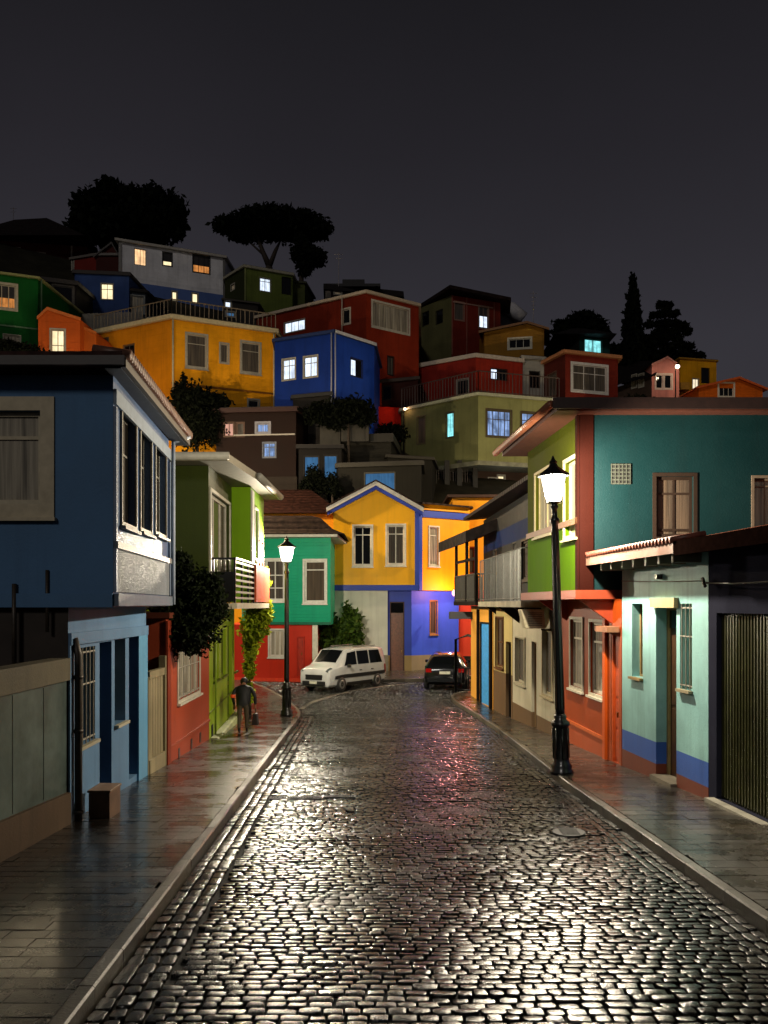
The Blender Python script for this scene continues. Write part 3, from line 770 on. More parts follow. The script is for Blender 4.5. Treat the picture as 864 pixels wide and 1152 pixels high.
# tall glazed strip behind the balcony
h.win(b, 1, (239, 543, 260, 627), 'curt_warm', 3, (), .14, .09, .09, (200, 196, 184), .05, real=(.25, 3.75, 4.0 - .95, 5.85))
m = MB(); fr = h.frame(b, 3)
m.obox(fr, 0, .42, .004, .06, fz + 1.2, rz - .1); h.part(m, 'corner_board', trim((200, 198, 190)))
h.win(b, 3, (286, 560, 289, 620), 'curt', 1, (), .1, .05, .06, (205, 202, 195), .05, real=(.75, 1.55, 4.3, 5.9))
h.door(b, 3, None, (190, 92, 60), .05, 1, (150, 70, 44), real=(2.0, 2.9, 2.9, 5.0))
# coral panel under the bay, floor slab, balcony
m = MB(); m.box(-4.17, -4.02, 28.0, 31.2, fz + .02, 4.05); h.part(m, 'bay_panel', paint((198, 92, 58), .45, .25))
m = MB(); m.hexa([(-4.9, 24.3, 2.68), (-4.02, 24.3, 2.68), (-4.02, 31.25, 2.68), (-4.9, 31.25, 2.68)], [(-4.9, 24.3, 2.84), (-4.02, 24.3, 2.84), (-4.02, 31.25, 2.84), (-4.9, 31.25, 2.84)])
h.part(m, 'balcony_slab', trim((176, 172, 150)))
m = MB()
for k in range(7):
    z_ = 2.95 + k * .165; m.box(-4.10, -4.07, 24.42, 27.98, z_, z_ + .06)
h.part(m, 'balcony_slats', trim((150, 144, 130)))
m = MB()
for y_ in (24.38, 25.6, 26.8, 27.9): m.box(-4.13, -4.07, y_, y_ + .05, 2.84, 4.08)
m.box(-4.72, -4.66, 24.38, 24.43, 2.84, 4.08); m.box(-4.72, -4.06, 24.38, 24.43, 4.03, 4.09); m.box(-4.14, -4.06, 24.43, 28.0, 4.05, 4.1)
for k in range(5): m.box(-4.6 + k * .11, -4.585 + k * .11, 24.39, 24.41, 2.84, 4.04)
m.box(-4.68, -4.13, 24.37, 24.39, 2.88, 3.7)
h.part(m, 'balcony_rail', BLACKM())
# eaves: white soffit and curled white gutter
m = MB(); m.slab([(-10.8, 23.0, rz + .22), (-4.05, 23.0, rz + .22), (-3.80, 26.4, rz + .22), (-3.76, 31.6, rz + .22), (-10.8, 31.6, rz + .22)], .2); h.part(m, 'eaves', trim((116, 112, 96)))
m = MB(); m.slab([(-10.8, 23.3, rz + .26), (-4.4, 23.3, rz + .26), (-4.3, 31.4, rz + .26), (-7.4, 31.4, rz + 1.1), (-10.8, 31.4, rz + 1.1), (-10.8, 27, rz + 1.1)][:3] + [(-10.8, 31.4, rz + 1.0)], .035); h.part(m, 'roof', tiles_mat((44, 26, 22)))
m = MB(); m.tube([(-3.72, 26.5, rz + .12), (-3.68, 31.65, rz + .12)], .11, 10); h.part(m, 'gutter', trim((150, 148, 138)), True)
m = MB(); m.tube([(-10.8, 22.95, rz + .14), (-4.0, 22.95, rz + .14)], .1, 10); h.part(m, 'gutter', trim((150, 148, 138)), True)
# ground floor
g = h.block([(-10, 24.22), (-4.76, 24.22), (-5.22, 31.0), (-10, 31.0)], pave_z(31) - .3, [(-.15, LIME, 'base_wall'), (2.68, LIME, 'ground_floor_wall')])
h.win(g, 1, (240, 712, 246, 765), 'dark', 1, (), .14, .04, .0, (96, 108, 30), .02)
h.win(g, 1, (249, 708, 254, 760), 'dark', 1, (), .14, .04, .0, (96, 108, 30), .02)
h.door(g, 1, (256, 704, 261, 806), (58, 66, 24), .2, 3, (80, 92, 26), transom=.15)
h.win(g, 1, (263, 706, 266, 755), 'dark', 1, (), .14, .04, .0, (96, 108, 30), .02)
h.strip(g, 1, -.18, -.14, .025, (110, 124, 34), 'plinth_moulding')
m = MB(); fr = h.frame(g, 1); m.obox(fr, .4, .8, .004, .014, -1.0, -.55); h.part(m, 'cellar_vent', plain('vent_dark', (30, 34, 16), .7))
m = MB(); m.tube([(-4.72, 25.0, 2.6), (-4.74, 25.0, -.9)], .03, 6); h.part(m, 'drainpipe', plain('pipe_lime', (120, 140, 40), .4), True)
m = MB(); m.hexa([(-4.74, 24.3, pave_z(24.3)), (-4.5, 24.3, pave_z(24.3)), (-4.9, 31, pave_z(31)), (-5.2, 31, pave_z(31))], [(-4.74, 24.3, pave_z(24.3) + .03), (-4.58, 24.3, pave_z(24.3) + .03), (-5.0, 31, pave_z(31) + .22), (-5.2, 31, pave_z(31) + .22)])
h.part(m, 'step', CONC((120, 124, 80)))
h.finish()

# ---------- green over red corner house at the bend
GRN = paint((22, 150, 112), .45, .3, ('Z', 2.0)); RED = paint((176, 40, 20), .45, .3)
d = 42.6
h = House('corner_house', 'emerald green upper floor over a red ground floor at the bend', (X(330, d), d, road_z(d)))
b = h.block([P(272, 43.4), P(372, d), (X(372, d) - .1, d + 7), (X(272, d) - 1, d + 7)], Z(703, d), [(Z(605, d), GRN, 'upper_wall')])
h.win(b, 0, (299, 630, 319.5, 675), 'curt', 2, (.62, .3), .1, .07, .09, (196, 194, 184), .05)
h.win(b, 0, (343, 631, 366, 677), 'curt_warm', 1, (.78,), .1, .07, .1, (196, 194, 184), .05)
h.strip(b, 0, Z(703, d) + .002, Z(701, d) + .05, .06, (20, 90, 66), 'skirting')
g = h.block([P(262, 43.6), P(351, d + .25), (X(351, d), d + 7), (X(262, d) - 1, d + 7)], road_z(d) - .3, [(Z(703, d) - .003, RED, 'ground_floor_wall')])
h.win(g, 0, (303.5, 709, 320, 738), 'curt_light', 3, (), .1, .06, .08, (180, 176, 166), .05)
h.strip(g, 0, Z(768, d), Z(764, d), .05, (196, 60, 36), 'plinth_moulding')
h.door(g, 0, (334, 716, 343, 760), (150, 34, 18), .04, 1, (150, 34, 18), handle=True)
m = MB(); m.box(X(351, d), X(357, d), d + .2, d + .5, road_z(d) - .1, Z(703, d)); h.part(m, 'white_pilaster', trim((190, 186, 170)))
# swept roof
zr = Z(605, d); xl, xr = X(268, d), X(378, d)
m = MB(); m.slab([(xl, d - .5, zr + .12), (xr + .1, d - .7, zr + .12), (xr + .4, d + 7, zr + .12), (xl, d + 7, zr + .12)], .12); h.part(m, 'fascia', trim((176, 172, 160)))
m = MB()
rings = [(0, .0), (.55, .28), (1.1, .85), (1.5, 1.0)]
prev = None
for o_, hh in rings:
    x0_, x1_, y0_, y1_ = xl - .1 + o_ * .6, xr + .45 - o_ * 1.1, d - .8 + o_ * 1.0, d + 7.2 - o_
    r_ = [(x0_, y0_, zr + .13 + hh), (x1_, y0_, zr + .13 + hh), (x1_, y1_, zr + .13 + hh), (x0_, y1_, zr + .13 + hh)]
    if prev:
        for k in range(4): m.quad(prev[k], prev[(k + 1) % 4], r_[(k + 1) % 4], r_[k])
    prev = r_
m.add(prev, [(0, 1, 2, 3)])
h.part(m, 'roof', tiles_mat((50, 38, 32)))
# lit rooflight row
m = MB(); zz = Z(601, d); m.box(X(338, d), X(367, d), d + .15, d + .9, Z(603, d) + .1, Z(590, d) + .02); h.part(m, 'dormer', plain('dormer_dark', (34, 28, 26), .6))
for k in range(3):
    a = X(341 + k * 8, d); m = MB(); m.box(a, a + .27, d + .1, d + .145, Z(600.5, d), Z(592.5, d)); w = h.part(m, 'window', trim((150, 160, 170)))
    m = MB(); m.box(a + .03, a + .24, d + .092, d + .098, Z(600, d), Z(593, d)); m.build('pane', pane_mat('cool'), w)
h.finish()

# ---------- yellow gable house
YEL = paint((244, 176, 4), .5, .25); YELO = paint((240, 158, 8), .5, .3); BLU = paint((40, 66, 168), .45, .25); BLUV = paint((66, 98, 232), .45, .3); CRM = paint((214, 214, 198), .6, .4)
d = 47.2; xa, xb_, xc_ = X(375, d), X(471, d), X(515, 48.6)
h = House('corner_house', 'bright yellow gabled house with blue trim and cream ground floor', (X(440, d), d, pave_z(46)))
zm = Z(664, d); ze = Z(574, d)
b = h.block([(xa, d), (xb_, d), (X(528, 49.2), 49.2), (X(528, 49.2), 56), (xa, 56)], zm, [(ze, {None: YEL, 1: YELO}, 'upper_wall')], gable={0: (.5, Z(549, d))})
A = h.frame(b, 0)
h.win(b, 0, (398, 592, 418, 636), 'dark', 2, (.78,), .12, .08, .09, (200, 196, 182), .05)
h.win(b, 0, (435.5, 591, 455, 635), 'curt', 2, (.78,), .12, .08, .09, (200, 196, 182), .05)
h.win(b, 1, (483, 593, 493, 636), 'curt_light', 1, (.78,), .12, .07, .07, (200, 196, 182), .05)
h.strip(b, 0, zm - .02, zm + .28, .06, None, 'blue_band', 0, 4.53, mat=BLU)
h.strip(b, 0, zm + .285, ze, .055, None, 'blue_corner', 4.33, 4.56, mat=BLU)
h.strip(b, 1, zm, ze, .055, None, 'blue_corner', 0, .2, mat=BLU)
h.strip(b, 1, ze - .35, ze + .0, .07, None, 'blue_band', .21, None, mat=BLU)
h.strip(b, 1, ze + .05, ze + .35, .03, None, 'yellow_band', .0, None, mat=YELO)
# gable verge boards and roof
xm = (xa + xb_) / 2; za = Z(547, d)
m = MB(); mb = MB(); rf = MB()
for s_, xe in ((-1, xa - .35), (1, xb_ + .25)):
    ze2 = ze - .12
    dx = xe - xm; sl = (ze2 - za) / dx
    def vp(x, z, y): return (x, y, z)
    m.hexa([(xm, d - .42, za + .0), (xe, d - .42, ze2), (xe, d - .3, ze2), (xm, d - .3, za)], [(xm, d - .42, za + .22), (xe, d - .42, ze2 + .22), (xe, d - .3, ze2 + .22), (xm, d - .3, za + .22)])
    mb.hexa([(xm, d - .3, za - .2), (xe * .98 + xm * .02, d - .3, ze2 - .16), (xe * .98 + xm * .02, d - .0, ze2 - .16), (xm, d - .0, za - .2)], [(xm, d - .3, za), (xe * .98 + xm * .02, d - .3, ze2), (xe * .98 + xm * .02, d - .0, ze2), (xm, d - .0, za)])
    rf.slab([(xm, d - .46, za + .3), (xe - s_ * .0 + s_ * .05, d - .46, ze2 + .3), (xe + s_ * .05, d + 8.5, ze2 + .3), (xm, d + 8.5, za + .3)], .07)
h.part(m, 'verge_board', trim((190, 186, 176))); h.part(mb, 'blue_verge', BLU); h.part(rf, 'roof', tiles_mat((40, 28, 24)))
m = MB(); m.slab([(xb_ - .2, d + .2, ze + .45), (xb_ + .2, d - .35, ze + .4), (X(532, 48.9), 48.9, ze + .4), (X(534, 56), 56, ze + .95), (xb_, 56, ze + 1.4)], .09); h.part(m, 'side_roof', tiles_mat((40, 28, 24)))
# ground floor
zp = pave_z(46) - .2
g = h.block([(xa, d + .1), (X(436, d + .1), d + .1), (X(436, d + .1), d + .5), (X(463, d + .5), d + .5), (X(516, 49.4), 49.4), (X(516, 56), 56), (xa, 56)], zp,
            [(Z(738, d), {None: CRM, 2: paint((150, 130, 84), .6, .5), 3: paint((150, 140, 112), .6, .5)}, 'plinth_wall'), (zm - .022, {None: CRM, 2: BLU, 3: BLUV, 4: BLUV}, 'ground_floor_wall')])
h.door(g, 2, (438.5, 677, 455, 757), (96, 54, 34), .12, 3, (60, 40, 34), transom=.16, real=(X(438.5, 47.7) - X(436, 47.3), X(455, 47.7) - X(436, 47.3), pave_z(46), Z(677, 47.5)))
h.win(g, 3, (484, 676, 491.5, 713), 'amber', 1, (), .12, .05, .04, (110, 74, 40), .03, pane_ := False) if False else h.win(g, 3, (484, 676, 491.5, 713), 'curt_warm', 1, (), .12, .05, .05, (150, 110, 60), .03)
m = MB(); m.box(X(424, d), X(437, d), d - .05, d + .1, zp, Z(737, d)); h.part(m, 'plinth_block', CONC((120, 112, 92)))
h.finish()

# yellow annex behind the green house, brown hipped roof
d = 49.5
h = House('yellow_annex', 'plain yellow wall under a brown hipped roof behind the emerald house', (X(335, d), d, 0), group=None)
b = h.block([P(250, d), P(380, d), (X(380, d), d + 5), (X(250, d), d + 5)], -1.3, [(Z(578, d), paint((206, 138, 14), .5, .3), 'wall')])
z_ = Z(578, d); xl, xr = X(240, d), X(386, d); m = MB()
top = [(xl + 2.4, d + 2.3, Z(545, d)), (xr - 2.0, d + 2.3, Z(545, d))]
bt = [(xl, d - .4, z_), (xr, d - .4, z_), (xr, d + 5.4, z_), (xl, d + 5.4, z_)]
m.add(bt + top, [(0, 1, 5, 4), (1, 2, 5), (2, 3, 4, 5), (3, 0, 4), (3, 2, 1, 0)])
h.part(m, 'roof', tiles_mat((42, 23, 18))); h.finish()

# red-orange house right of the yellow one
d = 50.2
h = House('corner_house', 'orange red house wall seen between the blue wall and the parked dark car', (X(530, d), d, 0))
b = h.block([P(509, d), P(600, d), (X(600, d), d + 5), (X(509, d), d + 5)], -1.2, [(Z(664, d), paint((208, 72, 42), .45, .25), 'ground_floor_wall'), (Z(560, d), paint((210, 140, 20), .45, .3), 'upper_wall')])
h.win(b, 0, (556, 610, 566, 640), 'dark', 1, (.5,), .1, .06, .06, (90, 60, 40))
h.win(b, 0, (524, 616, 534, 645), 'curt_warm', 1, (.5,), .1, .06, .06, (120, 40, 24))
h.flat_roof(b, Z(560, d), .15, .3, (50, 34, 28)); h.finish()

# ---------- right row
# A: garage building nearest + turquoise low house share one long tiled eave but are two buildings
TURQ = paint((150, 202, 200), .55, .75); BBAND = paint((60, 98, 178), .5, .35); BRB = paint((122, 62, 44), .55, .4); SLATE = paint((48, 49, 62), .8, .4, None, .0)
h = House('street_house', 'low turquoise house with blue and brown bands and tiled eave', (6.5, 17, pave_z(17)))
wl = [(5.09, 19.0), (5.45, 14.94)]
z0 = pave_z(19) - .3
b = h.block([wl[0], wl[1], (11, 14.94), (11, 19.0)], z0, [(-.28, BRB, 'base_band'), (.14, BBAND, 'blue_band'), (3.72, TURQ, 'wall')])
h.win(b, 0, (711, 679, 723, 762), 'curt_warm', 1, (.0,), .22, .05, .0, (140, 118, 78), .02)
h.door(b, 0, (738, 683, 761, 885), (66, 44, 26), .3, 2, (150, 128, 84), transom=.12)
h.win(b, 0, (765, 679, 778.5, 776), 'curt', 2, (.6,), .22, .045, .0, (150, 140, 112), .02, bars=3)
fr = h.frame(b, 0)
u0, t0 = h.uz(b, 0, 737, 0); u1, t1 = h.uz(b, 0, 762, 0)
m = MB(); m.obox(fr, u0 - .05, u1 + .05, .004, .09, 2.74, 2.92); h.part(m, 'door_lintel', paint((178, 160, 118), .6, .4))
m = MB(); m.obox(fr, u0 + .02, u1 - .02, -.25, .12, pave_z(17) - .12, pave_z(17) + .1); h.part(m, 'doorstep', CONC((120, 112, 96)))
# eave, brackets, tiles along the whole low roof
ex = lambda y: 4.52 + (19.6 - y) * .085
m = MB()
m.slab([(ex(19.6), 19.6, 3.86), (ex(14.94), 14.94, 3.86), (11.5, 14.94, 5.05), (11.5, 19.6, 5.05)], .1); h.part(m, 'roof', tiles_mat((104, 58, 42)))
m = MB(); m.hexa([(ex(19.6) - .06, 19.62, 3.66), (ex(14.94) - .06, 14.94, 3.66), (ex(14.94), 14.94, 3.66), (ex(19.6), 19.62, 3.66)], [(ex(19.6) - .06, 19.62, 3.84), (ex(14.94) - .06, 14.94, 3.84), (ex(14.94), 14.94, 3.84), (ex(19.6), 19.62, 3.84)])
h.part(m, 'fascia', trim((128, 92, 78)))
m = MB(); m.hexa([(ex(19.6) - .06, 19.62, 3.66), (ex(19.6) - .06, 19.68, 3.66), (11.5, 19.68, 4.85), (11.5, 19.62, 4.85)], [(ex(19.6) - .06, 19.62, 3.86), (ex(19.6) - .06, 19.68, 3.86), (11.5, 19.68, 5.07), (11.5, 19.62, 5.07)])
h.part(m, 'verge_board', plain('fascia_brown', (36, 24, 20), .5))
m = MB()
for i in range(30):
    y = 14.98 + i * .156; m.tube([(ex(y) - .1, y, 3.885), (ex(y) + .5, y, 3.99)], [.06, .056], 8)
h.part(m, 'tile_edge', plain('roof_tile_pink', (112, 62, 48), .45, 0, .4, 9), True)
for i in range(7):
    m = MB(); y = 15.2 + i * .62; m.hexa([(ex(y) + .06, y, 3.52), (5.5, y, 3.52), (5.5, y + .12, 3.52), (ex(y) + .06, y + .12, 3.52)], [(ex(y) + .06, y, 3.75), (5.5, y, 3.75), (5.5, y + .12, 3.75), (ex(y) + .06, y + .12, 3.75)]); h.part(m, 'rafter_end', trim((120, 112, 100)))
m = MB(); m.hexa([(ex(19.6), 19.6, 3.752), (5.4, 19.2, 3.752), (5.6, 14.94, 3.752), (ex(14.94), 14.94, 3.752)], [(ex(19.6), 19.6, 3.758), (5.4, 19.2, 3.758), (5.6, 14.94, 3.758), (ex(14.94), 14.94, 3.758)]); h.part(m, 'soffit', TIMBER())
m = MB(); o, U, Nn = fr; q = lambda u, n_, z: (o.x + U.x * u + Nn.x * n_, o.y + U.y * u + Nn.y * n_, z)
m.tube([q(.05, .03, 3.3), q(1.8, .03, 3.24), q(4.0, .03, 3.2)], .008, 5); h.part(m, 'wall_cable', BLACKM())
m = MB(); m.obox(fr, 2.05, 2.17, .004, .12, 3.28, 3.37); h.part(m, 'wall_lamp', BLACKM())
h.finish()

h = House('garage', 'dark slate garage with ribbed olive shutter at the end of the row', (7, 12, pave_z(12)))
b = h.block([(5.452, 14.92), (5.98, 9.0), (6.3, 3.0), (12, 3.0), (12, 14.92)], z0, [(3.74, SLATE, 'wall')])
u0, t0 = h.uz(b, 0, 806, 0)
b['open'][0] = [(u0, 5.92, pave_z(14) + .06, 2.66, .12)]
b['open'][1] = [(.02, 2.0, pave_z(10) - .0, 2.66, .12)]
shm = corrugated('ribbed_shutter', (50, 54, 26), 4.4, 'Y', .45, .3, .35, .03)
fr = h.frame(b, 0); m = MB(); m.obox(fr, u0, 5.94, -.115, -.1, pave_z(14) + .06, 2.66)
fr1 = h.frame(b, 1); m.obox(fr1, .0, 2.0, -.115, -.1, pave_z(10), 2.66); sh = h.part(m, 'shutter', shm)
m = MB(); k = 0; u = u0 + .04
while u < 5.9: m.obox(fr, u, u + .035, -.099, -.07, pave_z(14) + .1, 2.62); u += .095
m.build('ribs', plain('shutter_paint', (58, 60, 30), .4, .2, .4, 4), sh)
m = MB(); m.obox(fr, u0 - .1, 5.92, -.1, .16, pave_z(12) - .25, pave_z(14.2) + .06); h.part(m, 'sill', CONC((150, 146, 132)))
m = MB(); y0_, y1_ = 14.93, 2.0
m.slab([(ex(14.93), 14.93, 3.862), (ex(9), 9, 3.862), (ex(2), 2, 3.862), (12.5, 2, 5.06), (12.5, 14.93, 5.06)], .1); h.part(m, 'roof', tiles_mat((60, 34, 28)))
m = MB(); m.hexa([(ex(14.93) - .06, 14.93, 3.62), (ex(2) - .06, 2, 3.62), (ex(2), 2, 3.62), (ex(14.93), 14.93, 3.62)], [(ex(14.93) - .06, 14.93, 3.86), (ex(2) - .06, 2, 3.86), (ex(2), 2, 3.86), (ex(14.93), 14.93, 3.86)])
h.part(m, 'fascia', plain('fascia_shaded', (20, 11, 9), .8, 0, .3, 8, .2, 0, .0))  # same eave past the lamp's reach: the dimness is put into this colour
m = MB(); m.hexa([(ex(14.93), 14.93, 3.742), (5.7, 14.93, 3.742), (6.6, 2, 3.742), (ex(2), 2, 3.742)], [(ex(14.93), 14.93, 3.757), (5.7, 14.93, 3.757), (6.6, 2, 3.757), (ex(2), 2, 3.757)]); h.part(m, 'soffit', plain('soffit_brown', (50, 28, 22), .6))
o, U, Nn = fr; q = lambda u, n_, z: (o.x + U.x * u + Nn.x * n_, o.y + U.y * u + Nn.y * n_, z)
m = MB(); m.tube([q(.1, .12, 3.16), q(1.2, .16, 3.12), q(3.5, .2, 3.13), q(5.9, .22, 3.2)], .014, 6); m.tube([q(.1, 0, 3.16), q(.1, .16, 3.16)], .02, 6); m.tube([q(-.02, .1, 3.24), q(.12, .12, 3.1)], .03, 6); h.part(m, 'power_cable', BLACKM())
h.finish()

# B: tall teal house, orange ground floor, lime panel on the street side
TEAL = paint((8, 40, 43), .5, .35); LIM2 = paint((70, 104, 2), .7, .3, None, .02); OLV = paint((62, 68, 10), .7, .3, None, .02); ORG_ = paint((158, 64, 14), .45, .55); TC = paint((40, 14, 9), .7, .35, None, .02)
h = House('street_house', 'tall teal house with orange ground floor and lime street side', (7, 22, pave_z(22)))
fz, rz = 3.12, 7.0
b = h.block([(3.98, 24.6), (4.33, 19.7), (13.5, 19.7), (13.5, 24.6)], fz, [(4.62, {None: LIM2, 1: TEAL}, 'lower_panel'), (rz, {None: OLV, 1: TEAL}, 'upper_wall')])
h.win(b, 0, (636, 518, 650, 602), 'curt_light', 2, (), .14, .07, .09, (176, 172, 140), .04)
h.win(b, 0, (603, 530, 622, 600), 'curt_light', 2, (), .12, .06, .07, (150, 140, 100), .04)
h.strip(b, 0, 4.6, 4.74, .05, (110, 70, 44), 'sill_band')
h.win(b, 1, (738, 536, 780, 604), 'curt_warm', 2, (.72, .12), .12, .07, .08, (40, 30, 24), .03, sill=False)
h.win(b, 1, (848, 538, 890, 596), 'curt_light', 3, (.85,), .12, .05, .06, (110, 96, 82), .03, sill=False)
# air grille
u0, u1, za, zb_ = h.rect(b, 1, (687, 522, 709, 545)); fr = h.frame(b, 1)
m = MB(); m.obox(fr, u0, u1, .004, .02, za, zb_); gr_ = h.part(m, 'air_grille', plain('grille_back', (22, 22, 20), .6))
m = MB()
for k in range(6): z_ = lerp(za, zb_ - .03, k / 5); m.obox(fr, u0, u1, .021, .035, z_, z_ + .028)
for k in range(6): u_ = lerp(u0, u1 - .02, k / 5); m.obox(fr, u_, u_ + .02, .036, .045, za, zb_)
m.build('bars', plain('grille_bars', (60, 64, 56), .5), gr_)
# terracotta corner post, ledge and roof fascia
h.strip(b, 1, fz, rz, .05, None, 'corner_post', 0, .3, TC); h.strip(b, 0, fz, rz, .05, None, 'corner_post', 4.75, 4.92, TC)
m = MB(); m.hexa([(3.8, 24.7, fz - .2), (4.2, 19.5, fz - .2), (5.3, 19.5, fz - .2), (5.3, 24.7, fz - .2)], [(3.8, 24.7, fz - .003), (4.2, 19.5, fz - .003), (5.3, 19.5, fz - .003), (5.3, 24.7, fz - .003)]); h.part(m, 'ledge', paint((136, 58, 36), .45, .3))
m = MB(); m.slab([(3.35, 25.2, rz + .16), (3.75, 19.25, rz + .16), (14, 19.25, rz + .16), (14, 25.2, rz + .16)], .16); h.part(m, 'eaves', plain('eaves_brown', (72, 38, 27), .5))
m = MB(); m.slab([(3.2, 25.3, rz + .2), (3.62, 19.1, rz + .2), (14, 19.1, rz + .2), (14, 22, rz + .5), (6.3, 22, rz + .5)][:3] + [(14, 25.3, rz + .25)], .037); h.part(m, 'roof', tiles_mat((40, 22, 18)))
m = MB(); m.box(3.62, 14, 19.04, 19.1, rz + .0, rz + .24); h.part(m, 'fascia', plain('fascia_dark', (34, 20, 17), .5))
m = MB(); m.tube([(3.58, 19.1, rz + .1), (3.17, 25.3, rz + .1)], .09, 8); h.part(m, 'gutter', plain('gutter_brown', (120, 72, 50), .4), True)
g = h.block([(4.80, 24.6), (5.09, 19.06), (11, 19.06), (11, 24.6)], pave_z(25) - .3, [(-.28, paint((168, 74, 34), .5, .35), 'plinth_wall'), (fz - .202, ORG_, 'ground_floor_wall')])
h.win(g, 0, (642.5, 697, 656, 773), 'curt_light', 1, (.72,), .1, .07, .07, (196, 190, 172), .04)
h.win(g, 0, (664.5, 700, 679.5, 781), 'curt_light', 1, (.72,), .1, .07, .07, (196, 190, 172), .04)
h.door(g, 0, (688, 712, 696.5, 858), (176, 70, 30), .1, 4, (196, 84, 36))
m = MB(); fr = h.frame(g, 0)
h.strip(g, 0, -.30, -.22, .04, (190, 92, 44), 'plinth_moulding', .0, 4.3)
m.obox(fr, 4.4, 4.58, .004, .07, pave_z(22), fz - .22); h.part(m, 'pilaster', paint((206, 88, 26), .45, .25))
m = MB(); m.obox(fr, 4.55, 5.5, .03, .3, 2.2, 2.32); h.part(m, 'door_hood', CONC((150, 100, 70)))
for u in (1.0, 4.9):
    m = MB(); A_ = Vector((lerp(4.8, 5.09, u / 5.5), lerp(24.6, 19.06, u / 5.5)))
    m.add([(A_.x, A_.y, fz - .21), (A_.x - .75, A_.y, fz - .21), (A_.x, A_.y, fz - .75), (A_.x, A_.y + .1, fz - .21), (A_.x - .75, A_.y + .1, fz - .21), (A_.x, A_.y + .1, fz - .75)], [(0, 1, 2), (5, 4, 3), (0, 3, 4, 1), (1, 4, 5, 2), (2, 5, 3, 0)])
    h.part(m, 'bracket', paint((150, 60, 34), .5, .3))
m = MB(); m.box(6.98, 7.28, 20.5, 20.8, rz + .1, rz + .42); h.part(m, 'chimney', CONC((36, 32, 30)))
h.finish()
t = thing('water_tank', 'squat black water tank on the flat roof of the teal house', 'tank', (7.35, 21.6, rz + .3))
m = MB(); m.lathe([(.36, 0), (.38, .04), (.38, .3), (.33, .36), (.12, .38)], 18, (7.35, 21.6, rz + .22)); m.build('body', plain('tank_black', (10, 10, 11), .5), t, True)
m = MB(); m.lathe([(.13, 0), (.13, .05), (.05, .07)], 14, (7.35, 21.6, rz + .605)); m.build('cap', plain('tank_black', (10, 10, 11), .5), t, True)

# C: white plastered house, dark upper storey with a blue stripe and metal balcony
WH = paint((176, 170, 148), .6, .7); BRN = paint((96, 74, 50), .6, .4); DRK = paint((11, 10, 10), .6, .4)
h = House('street_house', 'white plastered house with dark upper storey and pale metal balcony', (5.5, 28, pave_z(28)))
g = h.block([(4.43, 30.6), (4.79, 24.62), (10, 24.62), (10, 30.6)], pave_z(31) - .3, [(-.55, BRN, 'plinth_wall'), (2.75, WH, 'ground_floor_wall')])
h.win(g, 0, (580.5, 718, 591, 768), 'curt', 2, (), .14, .06, .05, (150, 144, 124), .04)
h.door(g, 0, (598, 722, 603.5, 820), (84, 66, 46), .18, 3, (120, 96, 66))
h.win(g, 0, (611, 709, 622, 782), 'curt', 2, (), .14, .06, .06, (140, 130, 104), .04)
b = h.block([(4.1, 36.6), (4.55, 24.8), (10, 24.8), (10, 36.6)], 2.76, [(4.9, DRK, 'upper_wall'), (5.5, paint((26, 38, 72), .6, .3, None, .05), 'blue_stripe'), (6.25, DRK, 'top_wall')])
h.win(b, 0, (572, 598, 596, 640), 'curt_warm', 2, (), .1, .06, .06, (70, 56, 40), .03, real=(8.2, 11.2, 3.6, 4.8))
h.door(b, 0, None, (40, 38, 36), .1, 2, (60, 56, 50), real=(6.4, 7.2, 2.9, 4.9)); h.door(b, 0, None, (70, 48, 32), .1, 2, (60, 56, 50), real=(2.4, 3.3, 2.9, 4.9))
m = MB(); m.slab([(3.3, 37, 6.4), (4.0, 24.5, 6.4), (10, 24.5, 7.0), (10, 37, 7.0)], .12); h.part(m, 'roof', tiles_mat((34, 26, 24)))
bal = [(3.62, 33.4), (3.92, 25.4), (4.5, 25.4)]
m = MB(); m.hexa([(3.55, 33.5, 2.72), (3.88, 25.2, 2.72), (4.6, 25.2, 2.72), (4.4, 33.5, 2.72)], [(3.55, 33.5, 2.9), (3.88, 25.2, 2.9), (4.6, 25.2, 2.9), (4.4, 33.5, 2.9)]); h.part(m, 'balcony_slab', CONC((130, 124, 104)))
rail(h.root, bal, 2.9, 4.42, name='balcony_rail', step=.21, r=.009, mat=plain('galvanised', (104, 106, 102), .45, .5, .2, 10))
for y_ in (26, 29.5, 33):
    m = MB(); m.add([(4.6, y_, 2.71), (3.8, y_, 2.71), (4.6, y_, 2.1), (4.6, y_ + .1, 2.71), (3.8, y_ + .1, 2.71), (4.6, y_ + .1, 2.1)], [(0, 1, 2), (5, 4, 3), (0, 3, 4, 1), (1, 4, 5, 2), (2, 5, 3, 0)]); h.part(m, 'bracket', TIMBER())
h.finish()
t = thing('air_conditioner', 'boxy cream air conditioner hung below the metal balcony', 'air conditioner', (4.25, 25.3, 2.3))
m = MB(); m.hexa([(3.98, 25.0, 2.12), (4.55, 25.0, 2.12), (4.6, 25.55, 2.12), (3.98, 25.55, 2.12)], [(3.84, 25.0, 2.66), (4.5, 25.0, 2.66), (4.55, 25.55, 2.66), (3.84, 25.55, 2.66)]); m.build('casing', plain('ac_cream', (176, 168, 138), .4), t, False, .03)
m = MB()
for k in range(8): z_ = 2.2 + k * .05; m.box(4.05, 4.45, 24.985, 24.998, z_, z_ + .022)
m.build('louvres', plain('ac_dark', (96, 90, 72), .5), t)
m = MB(); m.box(4.5, 4.8, 25.1, 25.15, 2.06, 2.1); m.build('bracket', BLACKM(), t); m = MB(); m.box(4.5, 4.8, 25.45, 25.5, 2.06, 2.1); m.build('bracket', BLACKM(), t)

